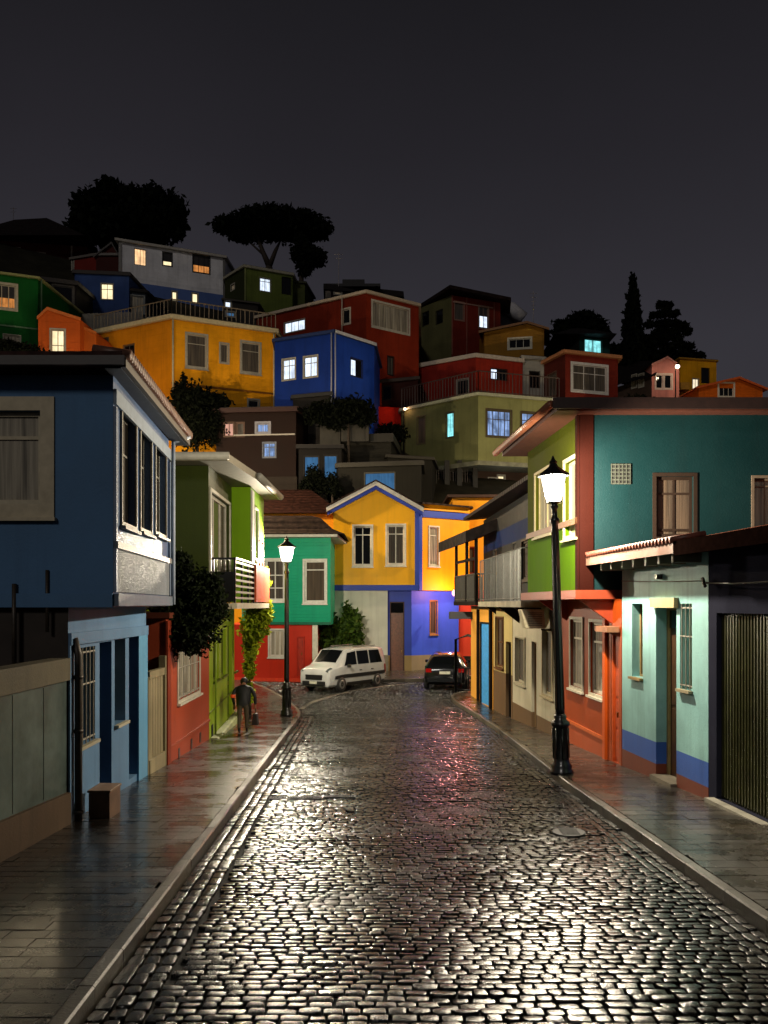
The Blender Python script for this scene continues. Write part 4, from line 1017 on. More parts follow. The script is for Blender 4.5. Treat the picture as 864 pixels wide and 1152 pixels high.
# D: cream over brown shopfront with brown window; E: blue doorway and yellow pillar under a timber balcony
h = House('street_house', 'narrow cream and brown front with a tall brown window', (5.3, 32, pave_z(32)))
g = h.block([(4.12, 33.4), (4.42, 30.62), (9, 30.62), (9, 33.4)], pave_z(34) - .3, [(.35, BRN, 'lower_wall'), (2.74, paint((178, 160, 104), .5, .4), 'wall')])
h.win(g, 0, (558, 695, 566.5, 750), 'curt_warm', 2, (.5,), .12, .06, .05, (84, 54, 32), .03)
h.door(g, 0, (569, 722, 575, 808), (22, 16, 12), .2, 2, (30, 22, 16)); h.finish()
h = House('street_house', 'blue arched doorway with yellow pillar below the dark timber balcony', (5, 35, pave_z(35)))
g = h.block([(3.62, 37.0), (4.11, 33.42), (9, 33.42), (9, 37.0)], pave_z(36) - .3, [(2.74, {None: DRK, 0: paint((210, 150, 60), .5, .35)}, 'wall')])
h.door(g, 0, (541.5, 700, 554, 793), (60, 140, 205), .03, 2, (20, 20, 22))
m = MB(); fr = h.frame(g, 0); m.obox(fr, 3.3, 3.5, .004, .1, pave_z(34), 2.6); m.obox(fr, 1.35, 1.5, .004, .1, pave_z(36), 2.6); h.part(m, 'dark_pier', TIMBER())
fl = 2.76
m = MB(); m.hexa([(2.95, 37.6, fl), (3.45, 33.6, fl), (4.4, 33.6, fl), (4.1, 37.6, fl)], [(2.95, 37.6, fl + .16), (3.45, 33.6, fl + .16), (4.4, 33.6, fl + .16), (4.1, 37.6, fl + .16)]); h.part(m, 'balcony_slab', TIMBER())
bl = [(4.1, 37.5), (3.0, 37.5), (3.5, 33.7), (4.2, 33.7)]
rail(h.root, bl, fl + .16, fl + 1.2, name='balcony_rail', step=.11, r=.018, mat=plain('dark_rail', (52, 48, 42), .4))
m = MB()
for p_ in ((3.05, 37.45), (3.3, 35.4), (3.5, 33.75)): m.box(p_[0] - .06, p_[0] + .06, p_[1] - .06, p_[1] + .06, fl + .16, 5.6)
m.box(3.0, 3.12, 33.7, 37.5, 4.55, 4.66) if False else m.hexa([(3.0, 37.5, 4.5), (3.45, 33.7, 4.5), (3.55, 33.7, 4.5), (3.1, 37.5, 4.5)], [(3.0, 37.5, 4.6), (3.45, 33.7, 4.6), (3.55, 33.7, 4.6), (3.1, 37.5, 4.6)])
h.part(m, 'balcony_post', TIMBER())
m = MB(); m.slab([(2.35, 38.2, 5.45), (3.05, 33.2, 5.55), (4.6, 33.2, 6.15), (4.2, 38.2, 6.1)], .42); h.part(m, 'balcony_roof', tiles_mat((28, 22, 20)))
m = MB(); m.hexa([(2.7, 36.7, 2.2), (3.9, 36.7, 2.2), (3.9, 37.0, 2.2), (2.7, 37.0, 2.2)], [(2.7, 36.7, 2.5), (3.9, 36.7, 2.5), (3.9, 37.0, 2.5), (2.7, 37.0, 2.5)]); h.part(m, 'beam', BLACKM())
h.finish()
# leaning dark iron frame beside the doorway
t = thing('iron_gate', 'open black iron gate leaning out behind the dark car', 'gate', (3.5, 38.2, road_z(38)))
m = MB(); z_ = road_z(38.3) + .05
m.tube([(3.1, 38.4, z_), (3.1, 38.4, z_ + 2.3), (3.6, 38.2, z_ + 2.5), (3.9, 38.0, z_ + 2.4)], .06, 8); m.tube([(3.9, 38.0, z_), (3.9, 38.0, z_ + 2.4)], .06, 8); m.build('frame', BLACKM(), t, True)
m = MB()
for k in range(5): x_ = 3.2 + k * .14; m.tube([(x_, 38.4 - k * .09, z_ + .15), (x_, 38.4 - k * .09, z_ + 1.1)], .015, 6)
m.tube([(3.1, 38.4, z_ + 1.1), (3.9, 38.0, z_ + 1.1)], .03, 6); m.tube([(3.1, 38.4, z_ + .15), (3.9, 38.0, z_ + .15)], .03, 6); m.build('bars', BLACKM(), t, True)
# ================================================================== HILLSIDE
HG = 'houses up the hillside'
CL = [0]
def hh(label, front, top, bot, cols, wins=(), back=8, roof=(150, 145, 132), rt=.22, over=.18, band=None, gable=None, cap=None, name='hillside_house', ext=6, topmat=(30, 26, 25), flat=True):
    """front: [(px, depth), ...]; top/bot: (py, depth); cols: one colour or one per front face"""
    pts = [P(*p) for p in front]; n = len(pts)
    dmax = max(p[1] for p in front)
    pts += [(pts[-1][0] + .5, dmax + back), (pts[0][0] - .5, dmax + back)]
    zt = Z(*top); zb = Z(*bot) - ext
    if not isinstance(cols[0], (tuple, list)): cols = [cols]
    CL[0] += 1; bd = (None, ('Z', .75), None, ('X', 1.1), ('Z', 1.1))[CL[0] % 5]
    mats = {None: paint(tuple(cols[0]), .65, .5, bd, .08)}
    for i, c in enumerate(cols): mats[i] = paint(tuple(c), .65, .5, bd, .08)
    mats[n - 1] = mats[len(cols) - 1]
    h = House(name, label, (sum(p[0] for p in pts[:n]) / n, min(p[1] for p in pts[:n]), Z(*bot)), group=HG)
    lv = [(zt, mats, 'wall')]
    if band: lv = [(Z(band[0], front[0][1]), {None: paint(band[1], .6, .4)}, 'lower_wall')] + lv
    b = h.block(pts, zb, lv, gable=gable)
    for w in wins:
        e, r, pane = w[0], w[1], w[2]; kw = dict(cols=2, rows=(), depth=.1, fw=.07, tw=.08, sill=False, col=(150, 146, 134)); kw.update(w[3] if len(w) > 3 else {})
        if kw.pop('door', 0): h.door(b, e, r, kw.get('col', (50, 40, 34)), .1, 2, handle=False)
        else: h.win(b, e, r, pane, **kw)
    if flat: h.flat_roof(b, zt, rt, over, roof, topmat=plain('flat_roof_felt', topmat, .8) if topmat else None)
    return h, b, zt
DK = dict(col=(30, 28, 27)); T1 = dict(cols=1); NT = dict(tw=.04, col=(70, 66, 60))
def gable_roof(h, b, e, fr, zg, zt, over=.4, t=.15, mat=None, vcol=None, back=8):
    """pitched roof whose gable stands over face e"""
    A, U, Nn = h.frame(b, e); ln = (b['pts'][(e + 1) % len(b['pts'])] - b['pts'][e]).length
    q = lambda u, n_, z: (A.x + U.x * u + Nn.x * n_, A.y + U.y * u + Nn.y * n_, z)
    m = MB(); v = MB(); um = ln * fr
    for u_e in (-over, ln + over):
        k = (zg - zt) / (um if u_e < 0 else (ln - um)); ze = zt - k * over
        m.slab([q(um, over, zg + .08), q(u_e, over, ze + .08), q(u_e, -back, ze + .08), q(um, -back, zg + .08)], t * .5)
        v.hexa([q(um, over + .06, zg - .1), q(u_e, over + .06, ze - .1), q(u_e, over + .003, ze - .1), q(um, over + .003, zg - .1)], [q(um, over + .06, zg + .1), q(u_e, over + .06, ze + .1), q(u_e, over + .003, ze + .1), q(um, over + .003, zg + .1)])
    h.part(m, 'roof', mat or tiles_mat((40, 28, 24)))
    h.part(v, 'verge_board', trim(vcol or (150, 140, 124)))

# --- big yellow house with railed roof
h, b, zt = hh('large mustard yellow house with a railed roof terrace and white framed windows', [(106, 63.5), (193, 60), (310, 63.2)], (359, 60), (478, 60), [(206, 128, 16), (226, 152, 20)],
    [(0, (110, 381, 122, 399), 'curt', NT), (0, (139, 388, 151, 401), 'dark', NT), (1, (210.5, 377, 232, 413), 'curt', dict(cols=1, rows=(.72,), tw=.14, sill=True)), (1, (248, 387, 256.5, 408), 'curt', dict(cols=1, tw=.1)),
     (1, (272, 386, 292, 419), 'curt', dict(cols=1, rows=(.72,), tw=.14, sill=True)), (1, (279.5, 450, 291, 462), 'dark', dict(cols=1, tw=.1))], roof=(190, 176, 140), rt=.28, over=.25)
pts = b['pts']; rz_ = zt + .3
rail(h.root, [pts[0], pts[1], pts[2]], rz_, rz_ + 1.05, name='roof_railing', step=.32, r=.022, mat=plain('rail_wood', (112, 98, 80), .6))
h.strip(b, 1, Z(436, 61), Z(434, 61), .06, (120, 74, 20), 'string_course'); 
m = MB(); c_ = pts[1]; m.tube([(c_.x + .12, c_.y - .1, zt), (c_.x + .12, c_.y - .1, zt - 8)], .06, 8); c_ = pts[2]; m.tube([(c_.x - .1, c_.y - .1, zt), (c_.x - .1, c_.y - .1, zt - 8)], .06, 8); h.part(m, 'downpipe', trim((190, 180, 150)), True)
m = MB(); m.box(X(168, 65), X(186, 65), 65, 67, rz_, rz_ + 1.3); h.part(m, 'roof_shed', paint((110, 104, 88), .6, .5))
m = MB(); m.box(X(165, 64.8), X(189, 64.8), 64.8, 67.2, rz_ + 1.303, rz_ + 1.4); h.part(m, 'shed_roof', trim((150, 146, 130)))
h.finish()
# --- bright blue house
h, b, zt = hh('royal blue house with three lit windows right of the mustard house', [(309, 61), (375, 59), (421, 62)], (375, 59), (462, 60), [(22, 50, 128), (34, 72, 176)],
    [(0, (318, 404, 332, 427), 'cool', dict(rows=(.68,))), (0, (342, 401, 357, 424), 'cool', dict(rows=(.68,))), (1, (394.5, 404, 407.5, 424), 'dark', dict(cols=2, tw=.03, **DK))], roof=(36, 50, 90), rt=.2)
h.strip(b, 1, zt + .0, zt + .2, .24, (190, 190, 196), 'cornice', inner=.2)
u0, u1, z0_, z1_ = h.rect(b, 1, (395.5, 405, 400.5, 423)); A_, U_, N_ = h.frame(b, 1); m = MB(); m.obox((A_, U_, N_), u0, u1, -.07, -.06, z0_, z1_); h.part(m, 'lit_sash', pane_mat('cool'))
m = MB()
for k in (-.12, .14): c_ = b['pts'][1]; m.tube([(c_.x + k, c_.y - .12, zt), (c_.x + k, c_.y - .12, zt - 5.4)], .05, 8)
h.part(m, 'downpipe', trim((140, 144, 160)), True); h.finish()
# --- rust red long house
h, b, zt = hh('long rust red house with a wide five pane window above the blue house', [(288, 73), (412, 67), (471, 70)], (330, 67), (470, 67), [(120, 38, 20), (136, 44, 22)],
    [(0, (320, 361, 343, 373), 'cool', dict(cols=3, tw=.05)), (0, (385.5, 348, 393.5, 364), 'dark', dict(cols=1, tw=.12, col=(180, 170, 155))), (1, (419.5, 344, 459.5, 371), 'curt_light', dict(cols=5, tw=.16, col=(180, 174, 160))),
     (1, (436, 401, 443, 422), 'curt', dict(cols=2, tw=.04, **DK))], roof=(180, 164, 144), rt=.22)
m = MB(); m.box(X(364, 72), X(376, 72), 72, 74, zt + .2, zt + 1.1); m.box(X(366, 71), X(372, 71), 71, 71.6, zt + .2, zt + 1.6); h.part(m, 'roof_vent', CONC((60, 54, 50)))
c_ = b['pts'][1]; m = MB(); q0 = P(385, 68.2); m.tube([(q0[0], q0[1] - .35, zt), (q0[0], q0[1] - .35, zt - 3)], .05, 6); h.part(m, 'downpipe', trim((170, 160, 145)), True)
h.finish()
# --- grey white house with blue lower band
h, b, zt = hh('pale grey house with blue lower band and warm lit window at top left', [(134, 82), (252, 86)], (272, 82), (345, 82), (222, 221, 226),
    [(0, (151, 280, 164.5, 298.5), 'warm', dict(tw=.0)), (0, (183, 284, 193.5, 299), 'amber', dict(cols=1, tw=.05, blind=.68, **DK)), (0, (217, 287, 236, 307), 'orange', dict(cols=3, tw=.06, blind=.6, **DK)),
     (0, (193.5, 328, 199, 338.5), 'amber', T1), (0, (216, 330, 222.5, 341), 'amber', T1)], band=(315, (82, 106, 166)), roof=(165, 160, 152), rt=.22, over=.3)
h.strip(b, 0, zt - 6, zt, .1, (130, 128, 126), 'corner_board', -.05, .2); h.strip(b, 0, zt - 6, zt, .1, (100, 98, 96), 'corner_board', 9.7, 9.9); h.finish()
# dark gable wing beside it
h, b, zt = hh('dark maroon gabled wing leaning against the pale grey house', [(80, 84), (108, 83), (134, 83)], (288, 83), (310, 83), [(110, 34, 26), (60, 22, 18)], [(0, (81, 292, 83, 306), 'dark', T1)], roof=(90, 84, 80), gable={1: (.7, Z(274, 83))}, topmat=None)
gable_roof(h, b, 1, .7, Z(274, 83), zt, .2, .1, vcol=(40, 34, 32)); h.finish()
# --- top left dark house
h, b, zt = hh('dark brick red house under a wide black hipped roof on the top row', [(-30, 86), (98, 88)], (273, 87), (302, 87), (70, 28, 22),
    [(0, (8, 279, 22, 300), 'dark', dict(cols=1, tw=.12, col=(150, 140, 130))), (0, (36, 285, 50, 300), 'curt', dict(cols=1, tw=.14, col=(130, 120, 110))), (0, (-6, 284, 3, 298), 'dim', T1)], flat=False)
m = MB(); x0, x1, y0, y1 = X(-36, 86) - .5, X(106, 88), 85.2, 97; ez_ = zt; bt = [(x0, y0, ez_), (x1, y0, ez_), (x1, y1, ez_), (x0, y1, ez_)]; tp_ = [(x0 + 4, y0 + 3.2, Z(250, 89)), (X(55, 89), y0 + 3.2, Z(248, 89))]
m.add(bt + tp_, [(0, 1, 5, 4), (1, 2, 5), (2, 3, 4, 5), (3, 0, 4), (3, 2, 1, 0)]); h.part(m, 'roof', tiles_mat((26, 20, 20))); h.strip(b, 0, zt - 4, zt, .08, (150, 140, 130), 'corner_board', 9.0, 9.15); h.finish()
# --- dark blue small house
h, b, zt = hh('small navy house with one bright window above the orange house', [(84, 70), (145, 70.5)], (308, 70), (352, 70), (48, 70, 122), [(0, (113.5, 319, 127.5, 337), 'amber', dict(rows=(.65,), tw=.03))], roof=(34, 28, 28), rt=.25); h.finish()
h, b, zt = hh('narrow slate lean to with pale double doors beside the navy house', [(145.5, 70.8), (164, 71.2)], (329, 71), (352, 71), (46, 52, 62), [(0, (147, 333, 162, 352), 'curt_light', dict(col=(120, 122, 122)))], roof=(26, 22, 22), back=5, rt=.2); h.finish()
# --- pale board fence on the terrace left of the yellow house
t = thing('terrace_fence', 'pale upright board fence on the terrace beneath the navy house', 'fence', (X(120, 66), 66, Z(372, 66)))
m = MB(); a_, c_ = P(92, 66), P(160, 65.5); k = 44
for i in range(k):
    x, y = lerp(a_[0], c_[0], i / k), lerp(a_[1], c_[1], i / k); m.box(x, x + .075, y, y + .03, Z(372, 66), Z(353, 66) + R.uniform(-.03, .03))
m.build('boards', paint((128, 122, 112), .6, .7), t)
m = MB(); m.box(a_[0], c_[0], 65.98, 66.06, Z(358, 66), Z(357, 66)); m.build('rail', paint((110, 104, 96), .6, .7), t); m = MB(); m.box(a_[0], c_[0], 65.98, 66.06, Z(370, 66), Z(369, 66)); m.build('rail', paint((110, 104, 96), .6, .7), t)
# --- dark shed openings under navy house
h, b, zt = hh('black open shed squeezed between the green and navy houses', [(41, 66), (86, 67)], (316, 66), (360, 66), (34, 30, 30), [(0, (44, 326, 56, 350), 'curt', dict(cols=2, tw=.1, col=(70, 66, 62))), (0, (60, 322, 82, 352), 'dark', dict(cols=1, tw=.12, col=(80, 76, 72)))], roof=(60, 56, 54), rt=.3); h.finish()
# --- green house far left
h, b, zt = hh('deep green house with an orange lit window at the left edge', [(-30, 58), (42.5, 59.5)], (308, 58.5), (420, 58.5), (16, 84, 30),
    [(0, (-14, 320, 17.5, 346), 'orange', dict(cols=4, tw=.16, blind=.55, col=(170, 160, 140))), (0, (4, 377, 23, 396), 'curt_light', dict(cols=1, tw=.05, blind=.0))], roof=(140, 140, 90), rt=.14)
h.strip(b, 0, Z(368.6, 59), Z(367, 59), .05, (90, 120, 90), 'string_course'); h.strip(b, 0, zt - 8, zt, .07, (60, 80, 60), 'downpipe', 4.1, 4.2)
h.finish()
# --- orange house
h, b, zt = hh('small orange gabled house with a tall lit window by the green house', [(43, 57), (90, 57.4)], (357, 57), (420, 57), (190, 84, 28), [(0, (57.5, 371, 72.5, 396), 'amber', dict(tw=.1, rows=(.3,)))], gable={0: (.22, Z(347, 57))}, flat=False)
gable_roof(h, b, 0, .22, Z(347, 57), zt, .06, .1, vcol=(190, 100, 40)); h.finish()
h, b, zt = hh('orange side wing with a dim window between orange and mustard houses', [(90.5, 58), (108, 58.4)], (373, 58), (420, 58), (176, 84, 26), [(0, (107, 380, 107.5, 381), 'dark', dict(tw=0))] if False else (), gable={0: (.05, Z(368, 58))}, flat=False)
gable_roof(h, b, 0, .05, Z(368, 58), zt, .03, .1, vcol=(170, 90, 36)); h.finish()
# --- olive green house
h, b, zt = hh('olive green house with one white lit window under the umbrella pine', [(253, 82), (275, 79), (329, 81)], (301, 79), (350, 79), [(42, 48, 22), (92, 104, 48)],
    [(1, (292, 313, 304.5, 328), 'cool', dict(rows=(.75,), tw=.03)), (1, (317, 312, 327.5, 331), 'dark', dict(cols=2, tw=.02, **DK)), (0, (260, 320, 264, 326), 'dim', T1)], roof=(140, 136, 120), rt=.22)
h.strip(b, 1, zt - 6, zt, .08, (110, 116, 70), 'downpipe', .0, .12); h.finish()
h, b, zt = hh('low olive annex with a dark doorway stepping down from the olive house', [(329, 82), (343, 82.3)], (318, 82), (350, 82), (74, 80, 44), (), roof=(60, 62, 46), back=4, rt=.15); h.finish()
h, b, zt = hh('dim cluttered sheds with cold lit openings behind the railed terrace', [(252, 72), (290, 73)], (338, 72), (372, 72), (50, 48, 46), [(0, (253, 339, 260, 346), 'cool', T1), (0, (254, 351, 264, 356), 'sky', dict(cols=3))], roof=(70, 66, 60), rt=.12); h.finish()
h, b, zt = hh('low black roofed block behind the ridge of the rust red house', [(366, 84), (452, 86)], (326, 84), (352, 84), (34, 28, 26), [(0, (376, 328, 384, 331), 'dim', T1)], roof=(30, 26, 26), rt=.5)
m = MB(); m.box(X(366, 84), X(428, 84), 84.2, 88, zt + .4, Z(318, 84)); m.box(X(385, 84), X(410, 84), 84.3, 88, zt + .4, Z(313, 84)); h.part(m, 'roof_clutter', plain('black_shed', (20, 18, 18), .7)); h.finish()
# --- top centre right: olive and dark red
h, b, zt = hh('tall house half olive and half dark red with a skillion roof on the skyline', [(467, 82), (508, 78), (563, 80)], (332, 78), (408, 78), [(88, 86, 56), (104, 34, 24)],
    [(0, (475, 351, 482.5, 366), 'dark', dict(tw=.02, cols=1, **DK)), (0, (490.5, 349, 498, 364), 'dark', dict(tw=.02, cols=1, **DK)), (1, (511.5, 340, 522, 360), 'curt', dict(cols=1, tw=.08, col=(120, 90, 80))),
     (1, (539, 345, 549, 369), 'cool', dict(cols=2, tw=.1, blind=.45, col=(120, 100, 90)))], flat=False)
o_ = b['pts']; m = MB(); m.slab([(X(456, 84), 84, zt + .35), (X(506, 77.2), 77.0, zt + .55), (X(575, 79), 79, zt + .15), (X(572, 89), 89, zt + .9), (X(462, 89), 89, zt + .9)], .3); h.part(m, 'roof', tiles_mat((34, 24, 22)))
for u in (.0, 1.45, 4.25): h.strip(b, 1, zt - 5.2, zt, .06, (120, 70, 60), 'corner_board', u, u + .1)
h.strip(b, 1, zt - .62, zt - .52, .05, (140, 110, 100), 'balcony_trim', .1, 4.2)
h.finish()
h, b, zt = hh('white domed water shelter peeping beside the dark red house', [(563, 84), (587, 84.5)], (352, 84), (372, 84), (150, 146, 150), (), roof=(170, 168, 170), rt=.1, topmat=None)
m = MB(); m.tube([(X(560, 84), 84, zt + .6), (X(575, 84), 84, zt + .3), (X(588, 84), 84, zt - .6)], .7, 10); h.part(m, 'canopy', trim((170, 168, 172)), True); h.finish()
# --- ochre small gabled house
h, b, zt = hh('small ochre gabled house with a three light white window', [(545, 77), (612, 76)], (370, 76), (402, 76), (150, 106, 36), [(0, (572.5, 381, 597, 391.5), 'dark', dict(cols=3, tw=.14, col=(190, 184, 165)))], gable={0: (.72, Z(363, 76))}, flat=False, back=5)
gable_roof(h, b, 0, .72, Z(363, 76), zt, .45, .2, vcol=(110, 74, 40), back=5); h.finish()
# --- dark red terrace house with white band and white end
h, b, zt = hh('dark red house with white parapet band and white end bay over a terrace', [(470, 71), (535, 68), (588, 69.5)], (402, 68), (448, 68), [(126, 34, 26), (140, 40, 28)],
    [(1, (552, 415, 570.5, 427.5), 'dark', dict(cols=2, tw=.02, **DK)), (0, (514, 427, 527, 444), 'dark', dict(cols=1, tw=.08))], roof=(170, 160, 150), rt=.3, over=.14)
u0, u1, z0_, z1_ = h.rect(b, 1, (552.5, 415.5, 559, 426.5)); m = MB(); m.obox(h.frame(b, 1), u0, u1, -.07, -.06, z0_, z1_); h.part(m, 'lit_sash', pane_mat('cool')); h.finish()
h, b, zt = hh('whitewashed bay with dark doorway at the end of the dark red house', [(588.3, 69.6), (612, 70)], (404, 69.6), (450, 69.6), (160, 158, 150), [(0, (595.5, 418, 607, 436), 'dark', dict(cols=1, tw=.03, **DK))], roof=(150, 146, 138), rt=.25, back=5); h.finish()
# --- big beige green house
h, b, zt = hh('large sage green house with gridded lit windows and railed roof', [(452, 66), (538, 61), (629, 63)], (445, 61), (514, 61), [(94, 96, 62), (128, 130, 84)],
    [(0, (469.5, 469, 478, 499), 'curt_warm', dict(cols=1, tw=.08, col=(76, 70, 52))), (0, (502, 464, 510.5, 492), 'cyan', dict(cols=1, tw=.06, blind=.0, col=(70, 66, 50))),
     (1, (548, 462, 574.5, 491), 'blue', dict(cols=4, rows=(.66,), tw=.12, col=(70, 62, 48))), (1, (587, 465, 613, 490), 'blue', dict(cols=4, rows=(.66,), tw=.12, col=(70, 62, 48)))], roof=(150, 152, 130), rt=.2, over=.2, ext=.3)
pts = b['pts']; rail(h.root, [pts[0], pts[1], pts[2]], zt + .26, zt + 1.7, name='roof_railing', step=.26, r=.02, mat=plain('rail_dark', (58, 44, 40), .5))
m = MB(); zf_ = Z(514, 61) - .3
m.slab([(pts[0].x, pts[0].y - .3, zf_ + .0), (pts[1].x, pts[1].y - .4, zf_), (pts[2].x, pts[2].y - .4, zf_), (pts[2].x, 71, zf_), (pts[0].x, 71, zf_)], .3); h.part(m, 'floor_slab', CONC((110, 110, 90)))
h.finish()
# undercroft below it
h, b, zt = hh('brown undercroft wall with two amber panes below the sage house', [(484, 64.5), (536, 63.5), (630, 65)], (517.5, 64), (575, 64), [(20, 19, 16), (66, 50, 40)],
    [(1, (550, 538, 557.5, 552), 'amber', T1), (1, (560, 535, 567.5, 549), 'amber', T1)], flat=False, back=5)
m = MB()
for px in (486, 500, 514, 531.5): m.box(X(px, 62.3), X(px, 62.3) + .34, 62.0, 62.3, Z(575, 62), Z(518.5, 62.3))
h.part(m, 'pillar', CONC((34, 32, 27)))
m = MB()
for i in range(16): x = X(488 + i * 2.7, 62.6); m.box(x, x + .03, 62.6, 62.63, Z(560, 62.6), Z(526, 62.6))
h.part(m, 'grille', plain('rail_dark', (58, 44, 40), .5)); h.finish()
# --- red brown house with white window
h, b, zt = hh('red brown house with broad white framed window and pale eave', [(612.3, 70), (636, 67), (695, 68.5)], (398, 67), (470, 67), [(78, 30, 24), (112, 38, 28)],
    [(1, (644.5, 411.5, 682, 440), 'curt', dict(cols=3, rows=(.68,), tw=.2, col=(180, 178, 178))), (0, (616, 420, 626, 446), 'curt', dict(cols=1, tw=.05, col=(90, 70, 60)))], roof=(160, 108, 74), rt=.24, over=.3); h.finish()
# --- teal lit cottage
h, b, zt = hh('tiny dark teal cottage with a glowing cyan window on the skyline', [(628, 82), (652, 80), (686, 81)], (378, 80), (400, 80), [(26, 28, 26), (20, 60, 60)], [(1, (657.5, 382, 677, 397), 'cyan', dict(cols=2, tw=.05, col=(60, 110, 110)))], flat=False, back=5)
m = MB(); x0, x1, y0, y1 = X(622, 80), X(692, 80), 79.3, 86.5; m.add([(x0, y0, zt), (x1, y0, zt), (x1, y1, zt), (x0, y1, zt), (lerp(x0, x1, .4), 82.6, zt + 1.5), (lerp(x0, x1, .6), 82.6, zt + 1.5)], [(0, 1, 5, 4), (1, 2, 5), (2, 3, 4, 5), (3, 0, 4), (3, 2, 1, 0)]); h.part(m, 'roof', tiles_mat((28, 24, 24))); h.finish()
# --- dark house ridge right of it
h, b, zt = hh('unlit brown grey house with two round topped pale windows', [(694, 90), (733, 86)], (424, 86), (462, 86), (74, 60, 52), [(0, (711, 422, 716, 436), 'curt_light', dict(cols=1, tw=.1)), (0, (719, 421, 724, 435), 'curt_light', dict(cols=1, tw=.1))], flat=False, back=5)
m = MB(); m.slab([(X(688, 90), 89.3, zt + .1), (X(735, 86), 85.3, zt + .1), (X(748, 88), 89, Z(402, 88)), (X(700, 92), 93, Z(404, 92))], .15); h.part(m, 'roof', tiles_mat((24, 20, 20))); h.finish()
# --- pink house
h, b, zt = hh('pink gabled cottage with twin windows lit by a street lamp', [(733.5, 85.8), (764, 86.2)], (411, 86), (460, 86), (206, 132, 122), [(0, (738, 421.5, 745.5, 437), 'dark', dict(tw=.14, cols=1, col=(200, 180, 170))), (0, (747.5, 421.5, 755.5, 437), 'dark', dict(tw=.14, cols=1, col=(200, 180, 170)))], gable={0: (.55, Z(402, 86))}, flat=False)
gable_roof(h, b, 0, .55, Z(402, 86), zt, .1, .15, vcol=(190, 130, 120)); h.finish()
# --- yellow block
h, b, zt = hh('square golden yellow house with dark window beside the pink cottage', [(765, 92), (806, 93)], (404, 92), (455, 92), (212, 150, 20), [(0, (789, 414, 798, 431), 'dark', dict(tw=.02, cols=2, **DK)), (0, (779, 426, 786, 440), 'white', dict(cols=2, tw=.05))], roof=(150, 110, 30), rt=.15)
m = MB(); m.box(X(766, 91), X(776, 91), 91, 91.9, Z(438, 91), Z(430, 91)); h.part(m, 'meter_box', plain('meter_yellow', (170, 120, 20), .5)); h.finish()
# --- orange low house
h, b, zt = hh('low orange house with broad gable and white window at the right edge', [(786, 83), (858, 83.5)], (436, 83), (470, 83), (206, 96, 22), [(0, (809, 431.5, 825, 446), 'dark', dict(cols=3, tw=.16, col=(200, 190, 175)))], gable={0: (.6, Z(425, 83))}, flat=False)
gable_roof(h, b, 0, .6, Z(425, 83), zt, .4, .2, vcol=(196, 90, 40), mat=paint((150, 66, 26), .6, .5)); h.finish()
# --- centre: brown boarded house
h, b, zt = hh('dark brown boarded house with blue lit windows below the mustard house', [(243, 57.5), (333, 57), (345, 59)], (463.5, 57), (560, 57), [(30, 18, 15), (22, 14, 12)],
    [(0, (252, 475.5, 263, 491), 'pink', dict(cols=2, tw=.05, col=(80, 60, 50))), (0, (266, 475.5, 274.5, 491), 'dim', dict(cols=1, tw=.05, col=(80, 60, 50))), (0, (289, 476.5, 302.5, 486.5), 'blue', dict(cols=2, tw=.14, col=(120, 120, 130))),
     (0, (296, 498, 310, 514.5), 'blue', dict(cols=2, rows=(.7,), tw=.06, col=(90, 96, 110)))], roof=(48, 28, 24), rt=.3, over=.25)
h.strip(b, 0, Z(489.5, 57), Z(488, 57), .12, (150, 146, 140), 'ledge', 1.2, 5.2); h.finish()
h, b, zt = hh('pale grey brick base under the dark brown boarded house', [(288, 56.2), (334, 56)], (536, 56), (575, 56), (40, 34, 30), (), flat=False, back=.9); h.finish()
# --- centre: black frame with blue lit openings
h, b, zt = hh('black framed workshop with two large blue lit openings and plants', [(336, 55.5), (384, 55.5)], (505, 55.5), (575, 55.5), (22, 20, 20), [(0, (342, 513, 359, 546), 'sky', dict(cols=1, tw=.02, **DK)), (0, (364, 512, 379.5, 551), 'sky', dict(cols=1, tw=.02, **DK))], roof=(24, 22, 22)); h.finish()
# --- concrete terraces
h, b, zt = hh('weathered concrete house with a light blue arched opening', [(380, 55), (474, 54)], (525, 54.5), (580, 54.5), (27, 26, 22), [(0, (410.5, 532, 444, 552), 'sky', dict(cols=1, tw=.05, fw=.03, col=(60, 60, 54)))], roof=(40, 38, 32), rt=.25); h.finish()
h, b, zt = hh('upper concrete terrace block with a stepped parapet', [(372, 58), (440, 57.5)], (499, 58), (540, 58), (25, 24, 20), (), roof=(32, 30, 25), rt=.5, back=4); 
m = MB(); m.box(X(384, 57.5), X(411, 57.5), 57.2, 60, zt, Z(478, 57.5)); m.box(X(411.2, 57.5), X(415, 57.5), 57.1, 57.4, zt, Z(476, 57.5)); m.box(X(360, 57.5), X(383, 57.5), 57.4, 60, zt - 2, Z(480, 57.5)); h.part(m, 'parapet', CONC((34, 32, 27))); h.finish()
h, b, zt = hh('mossy retaining wall with a thin ledge behind the concrete house', [(436, 57), (486, 58)], (515, 57), (570, 57), (24, 23, 19), (), roof=(34, 32, 27), rt=.15, back=4); h.finish()
# --- lit red corner
h, b, zt = hh('low scarlet wall lit by a bare lamp between blue and sage houses', [(413, 67), (424.5, 66.5), (458, 67)], (459, 67), (480, 67), [(206, 130, 110), (206, 34, 16)], [(0, (415, 458, 423, 474), 'pink', dict(cols=1, tw=.02))], flat=False, back=3, ext=3); h.finish()
